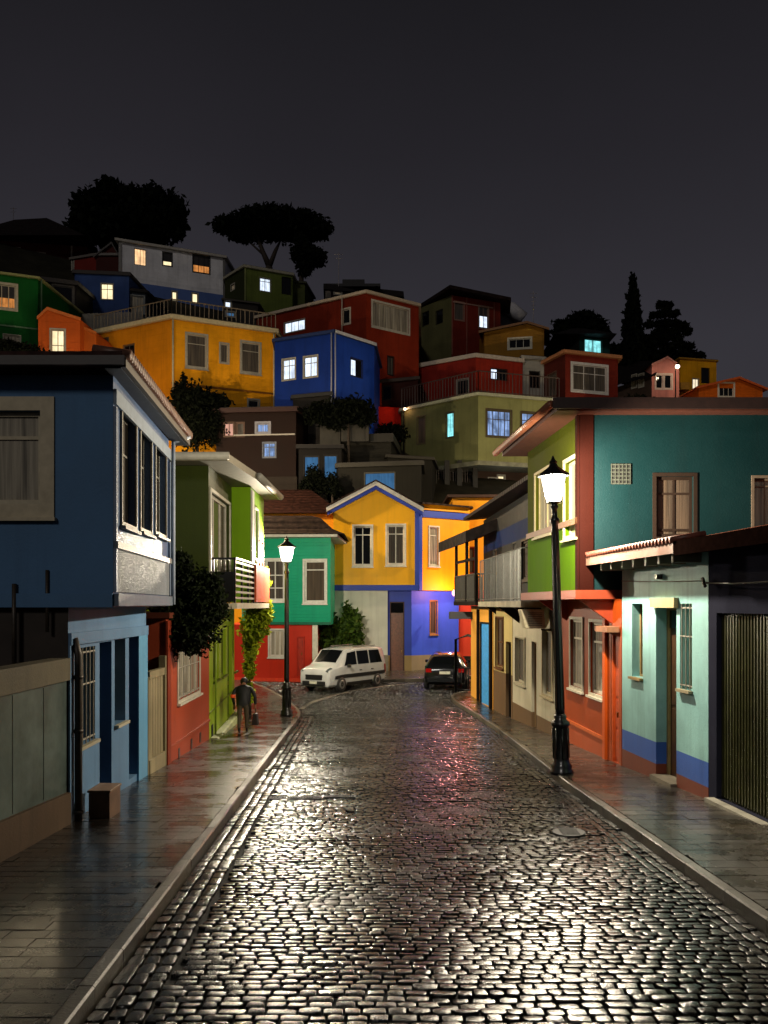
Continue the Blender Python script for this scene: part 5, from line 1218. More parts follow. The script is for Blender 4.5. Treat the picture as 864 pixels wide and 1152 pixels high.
# extra dark roofs filling the gap under the blue house
h, b, zt = hh('dark lean to roof under the royal blue house', [(330, 60), (372, 59)], (449, 60), (470, 60), (36, 34, 34), (), roof=(40, 40, 42), rt=.2, back=3); h.finish()
h, b, zt = hh('dark brown block beneath the wide window of the rust red house', [(424, 68), (470, 66.8)], (428, 67), (462, 67), (52, 24, 20), [(0, (430, 434, 440, 450), 'dark', dict(cols=1, tw=.02, **DK))], roof=(60, 50, 44), rt=.2, back=3); h.finish()

# antennas
def antenna(px, d, y0, y1, label, arms=3):
    t = thing('antenna', label, 'antenna', (X(px, d), d, Z(y1, d)), 'rooftop antennas')
    m = MB(); x = X(px, d); m.tube([(x, d, Z(y1, d)), (x, d, Z(y0, d))], .035, 6); m.build('mast', plain('aerial_metal', (150, 146, 150), .4, .6), t)
    for k in range(arms): m = MB(); z = Z(y0, d) - .15 - k * .35; m.tube([(x - .35 + k * .06, d, z), (x + .35 - k * .06, d, z)], .02, 5); m.build('crossbar', plain('aerial_metal', (150, 146, 150), .4, .6), t)
antenna(15, 90, 233, 250, 'short aerial with crossbars on the black hipped roof', 2)
antenna(381, 73, 284, 322, 'tall thin aerial above the rust red house', 2)
antenna(600, 77, 328, 366, 'tall lattice aerial behind the ochre gabled house', 5)
# ================================================================== TREES
def leaf_mat(name, a, c, rough=.55):
    m, nt, out = newmat(name); g = nt.nodes.new('ShaderNodeNewGeometry')
    b = N(nt, 'ShaderNodeBsdfPrincipled', Roughness=rough)
    L(nt, mixc(nt, g.outputs['Random Per Island'], rgb(*a), rgb(*c)), b.inputs['Base Color'])
    b.inputs['Specular IOR Level'].default_value = .08
    tr = N(nt, 'ShaderNodeBsdfTranslucent'); L(nt, mixc(nt, g.outputs['Random Per Island'], rgb(*a), rgb(*c)), tr.inputs['Color'])
    mx = nt.nodes.new('ShaderNodeMixShader'); mx.inputs[0].default_value = .25; L(nt, b.outputs[0], mx.inputs[1]); L(nt, tr.outputs[0], mx.inputs[2])
    L(nt, mx.outputs[0], out.inputs[0]); return m
LEAFD = leaf_mat('leaf_dark', (8, 11, 7), (19, 24, 14), .8); LEAFM = leaf_mat('leaf_mid', (34, 56, 22), (78, 104, 36)); LEAFY = leaf_mat('leaf_lamplit', (92, 118, 20), (190, 200, 50))
BARK = plain('bark', (46, 36, 28), .85, 0, .4, 12, .6)
def crown_mesh(blobs, n, size, shell=.55, flat=1.0, aspect=1.8):
    m = MB(); rad = [(b[3] * b[4] * b[5]) ** (2 / 3) for b in blobs]; tot = sum(rad)
    for b, w in zip(blobs, rad):
        for _ in range(int(n * w / tot)):
            v = Vector((R.gauss(0, 1), R.gauss(0, 1), R.gauss(0, 1))).normalized()
            r = (shell + (1 - shell) * R.random() if R.random() > .1 else R.uniform(1.0, 1.22)) * (1 + .42 * noise.noise(v * 2.6 + Vector((b[0], b[1], b[2]))))
            c = Vector((b[0] + v.x * b[3] * r, b[1] + v.y * b[4] * r, b[2] + v.z * b[5] * r))
            a = Vector((R.gauss(0, 1), R.gauss(0, 1), R.gauss(0, 1) * flat)).normalized(); q = a.cross(Vector((R.gauss(0, 1), R.gauss(0, 1), R.gauss(0, 1)))).normalized()
            s_ = size * R.uniform(.6, 1.4); a = a * s_ * aspect * .5; q = q * s_ * .5
            m.add([c - a, c + q * .9, c + a, c - q * .9], [(0, 1, 2, 3)])
    return m
def tree(label, base, limbs, blobs, n, size, mat, group=None, name='tree', r0=.25, **kw):
    t = thing(name, label, 'tree' if 'tree' in name or name.endswith(('pine', 'cedar', 'cypress')) else 'shrub', base, group)
    m = MB()
    for pts, rr in limbs: m.tube(pts, rr, 8)
    if limbs: m.build('trunk', BARK, t, True)
    crown_mesh(blobs, int(n * 1.35), size * .86, **kw).build('crown', mat, t)
    return t
def blob_px(px, py, d, rx, ry, dy=None):
    return (X(px, d), d, Z(py, d), rx / F * d, (dy or rx * .9) / F * d, ry / F * d)
# big dark broadleaf on the skyline, left
d = 98; bl = [blob_px(*q) for q in ((102, 240, d, 20, 24), (122, 214, d, 13, 13), (125, 245, d + 2, 28, 30), (150, 225, d, 17, 14), (172, 228, d, 18, 16), (165, 250, d - 1, 30, 26), (193, 240, d, 16, 20), (92, 256, d, 14, 16), (140, 262, d - 2, 45, 18), (199, 256, d, 10, 14))]
bx = X(148, d); tree('broad dark leafy tree behind the pale grey house on the skyline', (bx, d, ground_z(bx, d)), [([(bx, d, ground_z(bx, d) - .3), (bx + .3, d, Z(290, d)), (bx, d, Z(262, d))], [.7, .55, .4]), ([(bx, d, Z(280, d)), (X(120, d), d, Z(245, d)), (X(118, d), d, Z(222, d))], [.35, .22, .1]), ([(bx, d, Z(275, d)), (X(175, d), d, Z(250, d)), (X(182, d), d, Z(232, d))], [.35, .22, .1])], bl, 15000, .55, LEAFD, name='broadleaf_tree', shell=.3)
# umbrella pine
d = 97; bl = [blob_px(*q) for q in ((262, 254, d, 20, 8), (285, 248, d, 24, 9), (310, 245, d, 28, 8), (335, 249, d, 26, 8), (356, 257, d, 18, 6), (300, 256, d, 38, 8), (272, 266, d, 14, 5), (345, 262, d, 22, 5), (325, 261, d + 2, 20, 7))]
bx = X(300, d); gz_ = ground_z(bx, d)
tree('umbrella pine with a flat spreading crown on bare limbs', (bx, d, gz_), [([(bx, d, gz_ - .3), (bx, d, Z(312, d)), (X(303, d), d, Z(300, d))], [.5, .45, .38]), ([(X(303, d), d, Z(300, d)), (X(296, d), d, Z(284, d)), (X(288, d), d, Z(262, d))], [.34, .26, .14]), ([(X(303, d), d, Z(300, d)), (X(310, d), d, Z(282, d)), (X(322, d), d, Z(258, d))], [.3, .22, .12]), ([(X(298, d), d, Z(288, d)), (X(278, d), d, Z(270, d))], [.14, .08])], bl, 15000, .42, LEAFD, name='umbrella_pine', shell=.2)
bl = [blob_px(*q) for q in ((340, 284, 92, 11, 10), (352, 290, 92, 13, 11), (343, 300, 92, 8, 10), (338, 272, 92, 7, 8))]
bx = X(339, 92); gz_ = ground_z(bx, 92)
tree('small round dark tree under the right end of the umbrella pine', (bx, 92, gz_), [([(bx, 92, gz_ - .3), (bx, 92, Z(312, 92)), (X(345, 92), 92, Z(295, 92))], [.3, .25, .12])], bl, 4500, .34, LEAFD, name='round_tree', shell=.2)
# cypress
d = 92; bx = X(712, d); gz_ = ground_z(bx, d)
bl = [blob_px(712, y, d, w, 16) for y, w in ((324, 3.5), (338, 6), (354, 8.5), (370, 10.5), (386, 11.5), (402, 12), (416, 12.5))]
tree('tall narrow black cypress on the ridge', (bx, d, gz_), [([(bx, d, gz_ - .3), (bx, d, Z(330, d))], [.35, .06])], bl, 9000, .34, LEAFD, name='cypress', shell=.3, flat=2.5)
# cedar
d = 94; bx = X(748, d); gz_ = ground_z(bx, d); bl = []; limbs = [([(bx, d, gz_ - .3), (bx, d, Z(342, d))], [.45, .08])]
for k, (y, x0, x1) in enumerate(((343, 740, 756), (352, 731, 764), (362, 727, 771), (371, 733, 777), (379, 722, 766), (387, 727, 781), (396, 720, 770), (404, 726, 776))):
    for j in range(5):
        px = lerp(x0, x1, (j + .5) / 5) + R.uniform(-1.5, 1.5); bl.append(blob_px(px, y + R.uniform(-2, 2) + abs(px - 748) * .12, d, (x1 - x0) / 8.5, 3.1, 7))
    limbs.append(([(bx, d, Z(y + 5, d)), (X(x0 + 3, d), d, Z(y + 1, d))], [.1, .04])); limbs.append(([(bx, d, Z(y + 5, d)), (X(x1 - 3, d), d, Z(y + 1, d))], [.1, .04]))
tree('layered black cedar with ragged tiers right of the cypress', (bx, d, gz_), limbs, bl, 9000, .36, LEAFD, name='cedar', shell=.1)
d = 90; bx = X(655, d); gz_ = ground_z(bx, d); bl = [blob_px(*q) for q in ((640, 368, d, 16, 7), (655, 360, d, 16, 8), (668, 366, d, 14, 6), (650, 374, d, 24, 8), (676, 372, d, 9, 5))]
tree('low spreading black tree behind the teal cottage', (bx, d, gz_), [([(bx, d, gz_ - .3), (bx, d, Z(368, d))], [.3, .12])], bl, 5000, .4, LEAFD, name='spreading_tree', shell=.2)
d = 95; bx = X(690, d); bl = [blob_px(*q) for q in ((685, 398, d, 14, 8), (700, 404, d, 14, 8), (722, 404, d, 20, 8), (775, 402, d, 14, 6))]
tree('dark scrub filling the ridge below the cypress', (bx, d, ground_z(bx, d)), [([(bx, d, ground_z(bx, d) - .3), (bx, d, Z(400, d))], [.2, .08])], bl, 3500, .5, LEAFD, name='ridge_shrub', shell=.2)
# hillside shrubs
LEAFH = leaf_mat('leaf_hill', (8, 11, 7), (18, 23, 12), .8)
def shrub(label, qs, n, size=.28, mat=LEAFH, **kw):
    n = int(n * 1.5); size *= .8
    bl = [blob_px(*q) for q in qs]; d_ = qs[0][2]; bx = X(qs[0][0], d_); gz_ = ground_z(bx, d_)
    zb_ = min(gz_, min(b[2] - b[5] for b in bl))
    return tree(label, (bx, d_, gz_), [([(bx, d_, gz_ - .4), (bx, d_, bl[0][2])], [.14, .05])], bl, n, size, mat, 'dark shrubs on the hillside', name='hillside_shrub', **kw)
shrub('dark bushy shrub growing up against the mustard house', ((222, 455, 58.3, 28, 18), (205, 445, 58.3, 10, 14), (245, 452, 58.3, 14, 8), (232, 478, 57.6, 22, 22), (207, 428, 58.4, 3, 10), (214, 470, 56.5, 16, 34)), 7000, .24, shell=.2)
shrub('dark round shrub below the royal blue house', ((392, 462, 57, 24, 14), (378, 470, 57, 16, 12), (410, 468, 57, 12, 12), (360, 465, 57, 18, 11)), 5500, .24, shell=.2)
shrub('low black bush at the foot of the green house', ((20, 397, 55.5, 26, 10), (10, 392, 55.5, 14, 8)), 2500, .22, shell=.2)
shrub('small shrub in front of the blue lit workshop', ((352, 538, 54.2, 9, 13), (345, 548, 54.2, 9, 9), (362, 545, 54.2, 8, 12)), 1800, .17, shell=.1)
shrub('small dark shrub before the right pane of the workshop', ((374, 543, 54.1, 7, 10), (378, 552, 54.1, 7, 7)), 1000, .16, shell=.1)
shrub('dark creeper on the slope beside the scarlet wall', ((440, 488, 62, 16, 10), (400, 480, 59, 12, 8)), 1800, .24, shell=.2)
shrub('dark scrub between the red brown house and the pink cottage', ((712, 455, 66, 22, 8),), 1500, .26, shell=.2)
# near dark tree before the lime house
d = 19.9; gz_ = pave_z(19.9); bx = -4.98
bl = [blob_px(*q) for q in ((212, 672, 20.2, 30, 34), (196, 650, 20, 22, 26), (226, 690, 20, 27, 28), (190, 700, 19.8, 24, 34), (214, 716, 19.8, 28, 20), (236, 664, 20.4, 16, 20), (183, 668, 19.6, 14, 40), (200, 632, 20.3, 12, 12), (247, 682, 20.4, 9, 16))]
tree('dense dark street tree leaning over the terracotta house', (bx, 19.6, gz_), [([(bx - .0, 19.0, gz_ - .1), (-5.0, 19.3, 1.2), (-4.75, 19.9, 2.4)], [.12, .1, .06]), ([(-5.0, 19.3, 1.4), (-4.5, 20.0, 2.9)], [.06, .02])], bl, 17000, .075, leaf_mat('leaf_hedge', (10, 14, 7), (28, 36, 15), .7), name='street_tree', shell=.15)
# climbing shrub with the lamp's yellow light put into its leaf colour
bl = [blob_px(*q) for q in ((293, 655, 31.2, 9, 15), (290, 685, 31.3, 13, 16), (286, 707, 31.4, 14, 15), (297, 692, 31.2, 9, 12), (282, 728, 31.9, 8, 16), (281, 752, 31.9, 6, 12), (287, 672, 31.7, 8, 10), (280, 780, 32, 5, 14))]
tree('climbing shrub with leaves tinted lamplight yellow at the corner of the lime house', (X(281, 32), 32, road_z(32)), [([(X(281, 32), 32, road_z(32) - .05), (X(280, 32), 32, .6), (X(286, 31.8), 31.8, 2.6), (X(291, 31.6), 31.6, 3.6)], [.07, .05, .04, .02])], bl, 8000, .12, LEAFY, name='climbing_shrub', shell=.1)
bl = [blob_px(*q) for q in ((385, 712, 46, 20, 14), (378, 722, 46, 17, 12), (395, 700, 46, 10, 12), (372, 705, 46, 9, 12), (390, 690, 46, 4, 10), (398, 718, 46, 9, 10))]
bx = X(384, 46); tree('bushy tree between the emerald and yellow houses', (bx, 46, road_z(46)), [([(bx, 46, road_z(46) - .2), (bx, 46, Z(715, 46)), (X(390, 46), 46, Z(692, 46))], [.12, .08, .03])], bl, 5200, .2, LEAFM, name='garden_tree', shell=.15)

# ================================================================== STREET LAMPS
IRON = plain('painted_iron', (16, 16, 17), .32, 0, .25, 18, .25, .3)
GLASS_LIT = glow_glass('lamp_glass_lit', (255, 244, 218), 9)
LAMPCOL = (255, 240, 212)
def street_lamp(label, loc, lean=0, glass=None, h=6.35):
    t = thing('street_lamp', label, 'street lamp', (0, 0, 0), 'street lamps along the kerb')
    m = MB()
    m.lathe([(.235, 0), (.235, .07), (.2, .10), (.215, .16), (.17, .22), (.155, .3), (.16, .95), (.19, .99), (.185, 1.05), (.12, 1.1), (.13, 1.16), (.1, 1.22)], 16)
    m.build('base', IRON, t, True)
    m = MB()
    for k in range(8):
        a = 2 * PI * k / 8; m.tube([(.158 * math.cos(a), .158 * math.sin(a), .32), (.162 * math.cos(a), .162 * math.sin(a), .93)], .017, 5)
    m.lathe([(.098, 1.2), (.088, 1.35), (.07, 4.9), (.066, 5.05), (.095, 5.1), (.095, 5.16), (.06, 5.2), (.052, 5.35), (.085, 5.4), (.06, 5.46), (.045, 5.5)], 14)
    for k in range(8):
        a = 2 * PI * k / 8; m.tube([(.09 * math.cos(a), .09 * math.sin(a), 1.3), (.07 * math.cos(a), .07 * math.sin(a), 4.9)], .009, 4)
    m.build('pole', IRON, t, True)
    zb_, zt_ = 5.50, 6.02; rb, rt_ = .165, .30
    m = MB(); m.lathe([(.06, zb_ - .04), (rb + .02, zb_ - .02), (rb + .02, zb_)], 4); m.lathe([(rt_ + .03, zt_), (rt_ + .03, zt_ + .035), (rt_ * .6, zt_ + .14), (.1, zt_ + .2), (.07, zt_ + .26), (.09, zt_ + .29), (.05, zt_ + .33), (.012, zt_ + .42)], 8)
    for k in range(4):
        a = 2 * PI * (k + .5) / 4; m.tube([(rb * math.cos(a), rb * math.sin(a), zb_), (rt_ * math.cos(a), rt_ * math.sin(a), zt_)], .012, 5)
    m.build('lantern_frame', IRON, t)
    m = MB(); m.lathe([(rb - .012, zb_ + .01), (rt_ - .015, zt_ - .005)], 4); m.build('lantern_glass', glass or GLASS_LIT, t)
    bulb(t, (0, 0, 5.8), 6500, LAMPCOL, .1)
    t.location = loc; t.rotation_euler = (0, lean, R.uniform(.1, .4)); ORG[t.name] = Vector((0, 0, 0))
    return t
lampR = street_lamp('tall black iron street lamp in front of the orange wall', (X(632, 18.0), 18.0, pave_z(18.0) - .01), 0)
lampR.rotation_euler = (0, -.028, .0)
lampL = copy_tree(lampR); lampL.location = (X(322.5, 31.8), 31.8, pave_z(31.8) - .01); lampL.rotation_euler = (0, .0, .5); lampL['label'] = 'black iron street lamp by the lime house and emerald house'

# lamps standing among the hillside houses
def hill_lamp(px, py, d, label, power, col=(255, 214, 150), r=.16, gz0=None):
    x, z = X(px, d), Z(py, d); gz_ = gz0 if gz0 is not None else ground_z(x, d)
    t = thing('hillside_lamp', label, 'street lamp', (x, d, gz_), 'lamps on the hillside lanes')
    m = MB(); m.tube([(x, d, gz_ - .3), (x, d, z + .1), (x + .1, d - .1, z + .35)], [.08, .05, .04], 8); m.build('pole', IRON, t, True)
    m = MB(); m.lathe([(.04, .3), (.1, .28), (r + .06, .12), (r + .06, .08)], 10, (x + .1, d - .25, z)); m.build('shade', IRON, t)
    m = MB(); m.lathe([(r * .5, -r), (r, -r * .4), (r, .05), (r * .4, .09)], 10, (x + .1, d - .25, z)); m.build('bulb', glow_glass('hill_lamp_bulb', col, 9), t, True); bulb(t, (x + .1, d - .25, z - .02), power * r * r * PI * 22, col, r * .7)
    return t

# ================================================================== VEHICLES
def car(name, label, cat, st, wheels, wr, loc, rot, paintm, belt_s=.5, dark=None):
    """st: stations front to rear (x, z_bottom, z_belt, z_top, half_width, half_width_top). local x forward is negative"""
    t = thing(name, label, cat, (0, 0, 0))
    def ring(s_):
        x, zb_, zl, zt_, w, wt = s_
        return [(x, 0, zb_), (x, -w * .86, zb_), (x, -w * .97, zb_ + .1), (x, -w, lerp(zb_, zl, .55)), (x, -w * .975, zl), (x, -wt, zt_ - .06 if zt_ - zl > .2 else max(zl, zt_ - .03)), (x, -wt * .8, zt_), (x, 0, zt_ + .025),
                (x, wt * .8, zt_), (x, wt, zt_ - .06 if zt_ - zl > .2 else max(zl, zt_ - .03)), (x, w * .975, zl), (x, w, lerp(zb_, zl, .55)), (x, w * .97, zb_ + .1), (x, w * .86, zb_)]
    rs = [ring(s_) for s_ in st]; n = 14
    m = MB(); vs = [v for r_ in rs for v in r_]; fs = [(i * n + k, i * n + (k + 1) % n, (i + 1) * n + (k + 1) % n, (i + 1) * n + k) for i in range(len(rs) - 1) for k in range(n)]
    fs += [tuple(range(n - 1, -1, -1)), tuple((len(rs) - 1) * n + k for k in range(n))]
    m.add(vs, fs); body = m.build('body', paintm, t, True); b_ = body.modifiers.new('b', 'BEVEL'); b_.width = .03; b_.segments = 2; b_.angle_limit = math.radians(35)
    def at(x, j):
        """ring point j (0..13) at station x"""
        for a, c in zip(rs, rs[1:]):
            if a[0][0] <= x <= c[0][0]:
                q = (x - a[0][0]) / (c[0][0] - a[0][0]); j0 = int(math.floor(j)) % n; j1 = (j0 + 1) % n; fr = j - math.floor(j)
                return Vector(a[j0]).lerp(Vector(a[j1]), fr).lerp(Vector(c[j0]).lerp(Vector(c[j1]), fr), q)
        return Vector(rs[-1][int(j) % n])
    def patch(nm, x0, x1, j0, j1, mat, off=.012, k=6, x0b=None, x1b=None, par=None):
        """panel lying on the shell: along x0..x1 (x0b..x1b at j1) and ring range j0..j1"""
        x0b = x0 if x0b is None else x0b; x1b = x1 if x1b is None else x1b
        g = [[at(lerp(lerp(x0, x1, i / k), lerp(x0b, x1b, i / k), q / k), lerp(j0, j1, q / k)) for i in range(k + 1)] for q in range(k + 1)]
        c = Vector(((x0 + x1) / 2, 0, .8)); vs = []
        for q in range(k + 1):
            for i in range(k + 1):
                p = g[q][i]; du = g[q][min(k, i + 1)] - g[q][max(0, i - 1)]; dv = g[min(k, q + 1)][i] - g[max(0, q - 1)][i]
                nn = du.cross(dv); nn = nn.normalized() if nn.length > 1e-9 else Vector((0, 0, 1))
                if nn.dot(p - c) < 0: nn = -nn
                vs.append(p + nn * off)
        mm = MB(); mm.add(vs, [(q * (k + 1) + i, q * (k + 1) + i + 1, (q + 1) * (k + 1) + i + 1, (q + 1) * (k + 1) + i) for q in range(k) for i in range(k)])
        o = mm.build(nm, mat, par or t, True); return o
    for (x, side) in wheels:
        m = MB(); y = side
        prof = [(wr * .62, -.1), (wr * .93, -.1), (wr, -.06), (wr, .06), (wr * .93, .1), (wr * .62, .1)]
        k = 24
        def rt(prof_, mm, yc):
            vs = [(x + r_ * math.cos(2 * PI * i / k), yc + a * (1 if side > 0 else -1), wr + r_ * math.sin(2 * PI * i / k)) for r_, a in prof_ for i in range(k)]
            fs = [(p * k + i, p * k + (i + 1) % k, (p + 1) * k + (i + 1) % k, (p + 1) * k + i) for p in range(len(prof_) - 1) for i in range(k)]
            fs += [tuple(range(k)), tuple((len(prof_) - 1) * k + i for i in range(k))]
            mm.add(vs, fs)
        rt(prof, m, y); w = m.build('wheel', plain('tyre', (14, 14, 14), .7, 0, .2, 20), t, True)
        m = MB(); rt([(wr * .6, .085), (wr * .6, .104), (wr * .5, .11), (wr * .15, .09), (.03, .1)], m, y); m.build('rim', plain('alloy_rim', (150, 150, 150), .35, .8, .1), w, True)
        for q in range(5):
            pass
        m = MB(); rt([(wr * 1.14, -.02), (wr * 1.14, .0)], m, y * .995)
        m.build('wheel_arch', plain('arch_black', (12, 12, 12), .8), t)
    return t, patch, at
WPAINT = plain('white_car_paint', (176, 178, 178), .22, 0, .08, 2, .0, .8); BPAINT = plain('black_car_paint', (14, 16, 18), .18, 0, .1, 2, .0, .8)
CG = plain('car_glass', (12, 14, 15), .05, 0, .1, 2, .0)
PL = plain('black_plastic', (22, 22, 23), .5)
LENS = plain('lamp_lens', (92, 98, 100), .08, .3, .1, 3, .0, 1)
# minivan: nose toward -x
st = [(-2.28, .34, .7, .78, .7, .58), (-2.22, .24, .94, 1.02, .82, .7), (-1.95, .22, 1.02, 1.11, .87, .75), (-1.65, .22, 1.08, 1.17, .89, .76), (-1.5, .22, 1.1, 1.24, .9, .74), (-.86, .22, 1.1, 1.84, .9, .72), (-.2, .22, 1.1, 1.93, .9, .74), (1.6, .22, 1.1, 1.92, .9, .74), (2.1, .24, 1.1, 1.86, .89, .73), (2.24, .3, 1.08, 1.66, .86, .72), (2.3, .36, .95, 1.12, .78, .7)]
van, patch, at = car('minivan', 'white minivan parked across the bend before the cream wall', 'van', st, [(-1.42, -.82), (-1.42, .82), (1.45, -.82), (1.45, .82)], .33, (0, 0, 0), 0, WPAINT)
patch('windscreen', -1.46, -.9, 6.0, 8.0, CG, .014)
for sgn in (0, 1):
    f_ = (lambda a, b_: (a, b_)) if not sgn else (lambda a, b_: (14 - a, 14 - b_))
    for nm, x0, x1, x0b, x1b in (('side_window', -1.2, -.22, -.84, -.22), ('side_window', -.12, .78, -.12, .78), ('side_window', .88, 1.9, .88, 1.72)):
        a_, b_ = f_(4.08, 4.86); patch(nm, x0, x1, a_, b_, CG, .012, 6, x0b, x1b)
    a_, b_ = f_(2.75, 3.15); patch('rub_strip', -1.9, 2.1, a_, b_, PL, .02)
    a_, b_ = f_(1.2, 2.2); patch('sill_panel', -1.0, 1.05, a_, b_, PL, .012)
    a_, b_ = f_(4.85, 5.9) if not sgn else f_(4.85, 5.9); patch('headlight', -2.24, -1.98, a_ - (.4 if not sgn else -.4), b_ - (.5 if not sgn else -.5), LENS, .016)
    a_, b_ = f_(2.9, 3.9); patch('tail_light', 2.06, 2.2, a_, b_, plain('red_lens', (130, 14, 10), .2), .014)
    m = MB(); s_ = -1 if not sgn else 1; m.box(-.98, -.86, s_ * .93 - .1, s_ * .93 + .1, 1.06, 1.2); m.build('wing_mirror', PL, van, False, .02)
    for hx in (.0, .95):
        m = MB(); m.box(hx, hx + .14, s_ * .9 - .025, s_ * .9 + .025, .88, .91); m.build('door_handle', PL, van)
m = MB(); m.box(-2.34, -2.2, -.62, .62, .3, .5); m.build('bumper', PL, van, False, .03)
m = MB(); m.box(-2.315, -2.22, -.46, .46, .56, .78); m.build('radiator_grille', PL, van, False, .01)
m = MB(); m.box(-2.355, -2.342, -.2, .2, .38, .49); m.build('number_plate', plain('plate', (190, 190, 170), .4), van)
for s_ in (-1, 1):
    m = MB(); m.tube([(-.2, s_ * .64, 1.95), (1.6, s_ * .64, 1.96)], .02, 6); m.build('roof_rail', PL, van)
def put(t, x, y, rot, sc_=1.0):
    t.location = (x, y, road_z(y) + .005); t.rotation_euler = (0, 0, rot); t.scale = (sc_,) * 3
put(van, X(387, 40.4), 40.4, math.radians(57), .98)
# dark hatchback seen from behind: nose +y
st = [(-2.05, .34, .6, .68, .6, .5), (-1.95, .22, .74, .82, .78, .66), (-1.5, .2, .86, .95, .85, .72), (-1.05, .2, .92, 1.02, .87, .7), (-.35, .2, .96, 1.42, .88, .6), (.2, .2, .97, 1.5, .88, .6), (1.1, .2, .98, 1.46, .88, .6), (1.6, .22, .98, 1.34, .87, .6), (1.86, .24, .96, 1.06, .85, .66), (1.98, .3, .86, .94, .8, .7), (2.02, .36, .7, .78, .72, .66)]
hb, patch, at = car('hatchback', 'black hatchback with its tail toward us on the right of the bend', 'car', st, [(-1.3, -.79), (-1.3, .79), (1.25, -.79), (1.25, .79)], .31, (0, 0, 0), 0, BPAINT)
patch('rear_window', 1.52, 1.84, 6.0, 8.0, CG, .012); patch('windscreen', -1.0, -.4, 6.0, 8.0, CG, .012)
for sgn in (0, 1):
    f_ = (lambda a, b_: (a, b_)) if not sgn else (lambda a, b_: (14 - a, 14 - b_))
    for x0, x1, x0b, x1b in ((-.8, .12, -.35, .12), (.2, 1.4, .2, 1.1)):
        a_, b_ = f_(4.1, 4.9); patch('side_window', x0, x1, a_, b_, CG, .01, 6, x0b, x1b)
    s_ = -1 if not sgn else 1
    m = MB(); m.box(1.93, 2.035, s_ * .66 - .12, s_ * .66 + .12, .74, .9); m.build('tail_light', plain('red_lens', (150, 16, 12), .15), hb, False, .02)
    m = MB(); m.box(-.78, -.68, s_ * .93 - .08, s_ * .93 + .08, .98, 1.1); m.build('wing_mirror', BPAINT, hb, False, .02)
m = MB(); m.box(1.94, 2.1, -.7, .7, .34, .52); m.build('bumper', BPAINT, hb, False, .03)
m = MB(); m.box(2.035, 2.052, -.22, .22, .68, .79); m.build('number_plate', plain('plate', (190, 190, 170), .4), hb)
put(hb, X(504, 40.8), 41.2, math.radians(-97), 1.08)

# ================================================================== PERSON
def skin_mesh(joints, edges, sub=2):
    """joints: [(x,y,z,rx,ry)], grown with the Skin modifier"""
    me = bpy.data.meshes.new('tmp'); me.from_pydata([j[:3] for j in joints], edges, []); o = bpy.data.objects.new('tmp', me); C.objects.link(o)
    sk = o.modifiers.new('s', 'SKIN'); ss = o.modifiers.new('u', 'SUBSURF'); ss.levels = sub; ss.render_levels = sub
    if not me.skin_vertices: 
        bpy.context.view_layer.objects.active = o; bpy.ops.mesh.customdata_skin_add()
    sv = me.skin_vertices[0].data
    for i, j in enumerate(joints): sv[i].radius = (j[3], j[4]); sv[i].use_root = (i == 0)
    dg = bpy.context.evaluated_depsgraph_get(); dg.update(); ev = o.evaluated_get(dg); r_ = bpy.data.meshes.new_from_object(ev)
    bpy.data.objects.remove(o); return r_
px_, py_ = X(273, 26.0), 26.0
t = thing('person', 'person in a dark jacket and tan trousers walking away along the left pavement', 'person', (0, 0, 0))
J = [(0, 0, .88, .14, .1), (0, .02, 1.05, .15, .11), (0, .07, 1.24, .18, .12), (0, .13, 1.38, .15, .1), (0, .17, 1.46, .06, .06), (0, .24, 1.51, .075, .09), (0, .28, 1.58, .08, .1), (0, .28, 1.65, .05, .06),
     (-.09, 0, .82, .09, .09), (-.1, .03, .46, .065, .065), (-.1, -.06, .1, .045, .045), (-.1, .06, .04, .045, .035), (-.1, .13, .03, .03, .02),
     (.09, 0, .82, .09, .09), (.1, .09, .46, .065, .065), (.1, .12, .1, .045, .045), (.1, .24, .05, .045, .035), (.1, .31, .04, .03, .02),
     (-.21, .12, 1.36, .07, .06), (-.31, .08, 1.12, .055, .055), (-.27, .2, .9, .042, .042), (-.27, .25, .82, .035, .02),
     (.21, .12, 1.36, .07, .06), (.33, .05, 1.12, .055, .055), (.34, .1, .88, .042, .042), (.34, .12, .8, .035, .02)]
E = [(0, 1), (1, 2), (2, 3), (3, 4), (4, 5), (5, 6), (6, 7), (0, 8), (8, 9), (9, 10), (10, 11), (11, 12), (0, 13), (13, 14), (14, 15), (15, 16), (16, 17), (3, 18), (18, 19), (19, 20), (20, 21), (3, 22), (22, 23), (23, 24), (24, 25)]
for hand, sx in ((21, -1), (25, 1)):
    hx, hy, hz = J[hand][:3]
    for k, (dx, ln_) in enumerate(((-.026, .07), (-.009, .08), (.009, .075), (.026, .06))):
        a = len(J); J.append((hx + dx * .6, hy + dx * .4, hz - .045, .0095, .0095)); J.append((hx + dx * .8, hy + dx * .3 + .006, hz - .045 - ln_ * .55, .009, .009)); J.append((hx + dx * .8, hy + .02 + dx * .3, hz - .045 - ln_, .008, .008)); E += [(hand, a), (a, a + 1), (a + 1, a + 2)]
    a = len(J); J.append((hx - sx * .03, hy + .03, hz - .02, .011, .011)); J.append((hx - sx * .04, hy + .045, hz - .06, .009, .009)); E += [(hand, a), (a, a + 1)]
me = skin_mesh(J, E, 1); me.name = 'body'
for mm in (plain('jacket_black', (13, 14, 18), .7, 0, .3, 8), plain('trousers_tan', (70, 60, 44), .8, 0, .25, 10), plain('skin', (150, 104, 80), .5), plain('shoes_black', (16, 15, 15), .5)): me.materials.append(mm)
for p in me.polygons:
    c = p.center; p.use_smooth = True
    if c.z > 1.47: p.material_index = 2
    elif abs(c.x) > .22 and c.z < .86: p.material_index = 2
    elif c.z < .13: p.material_index = 3
    elif c.z < .84 and abs(c.x) < .22: p.material_index = 1
    else: p.material_index = 0
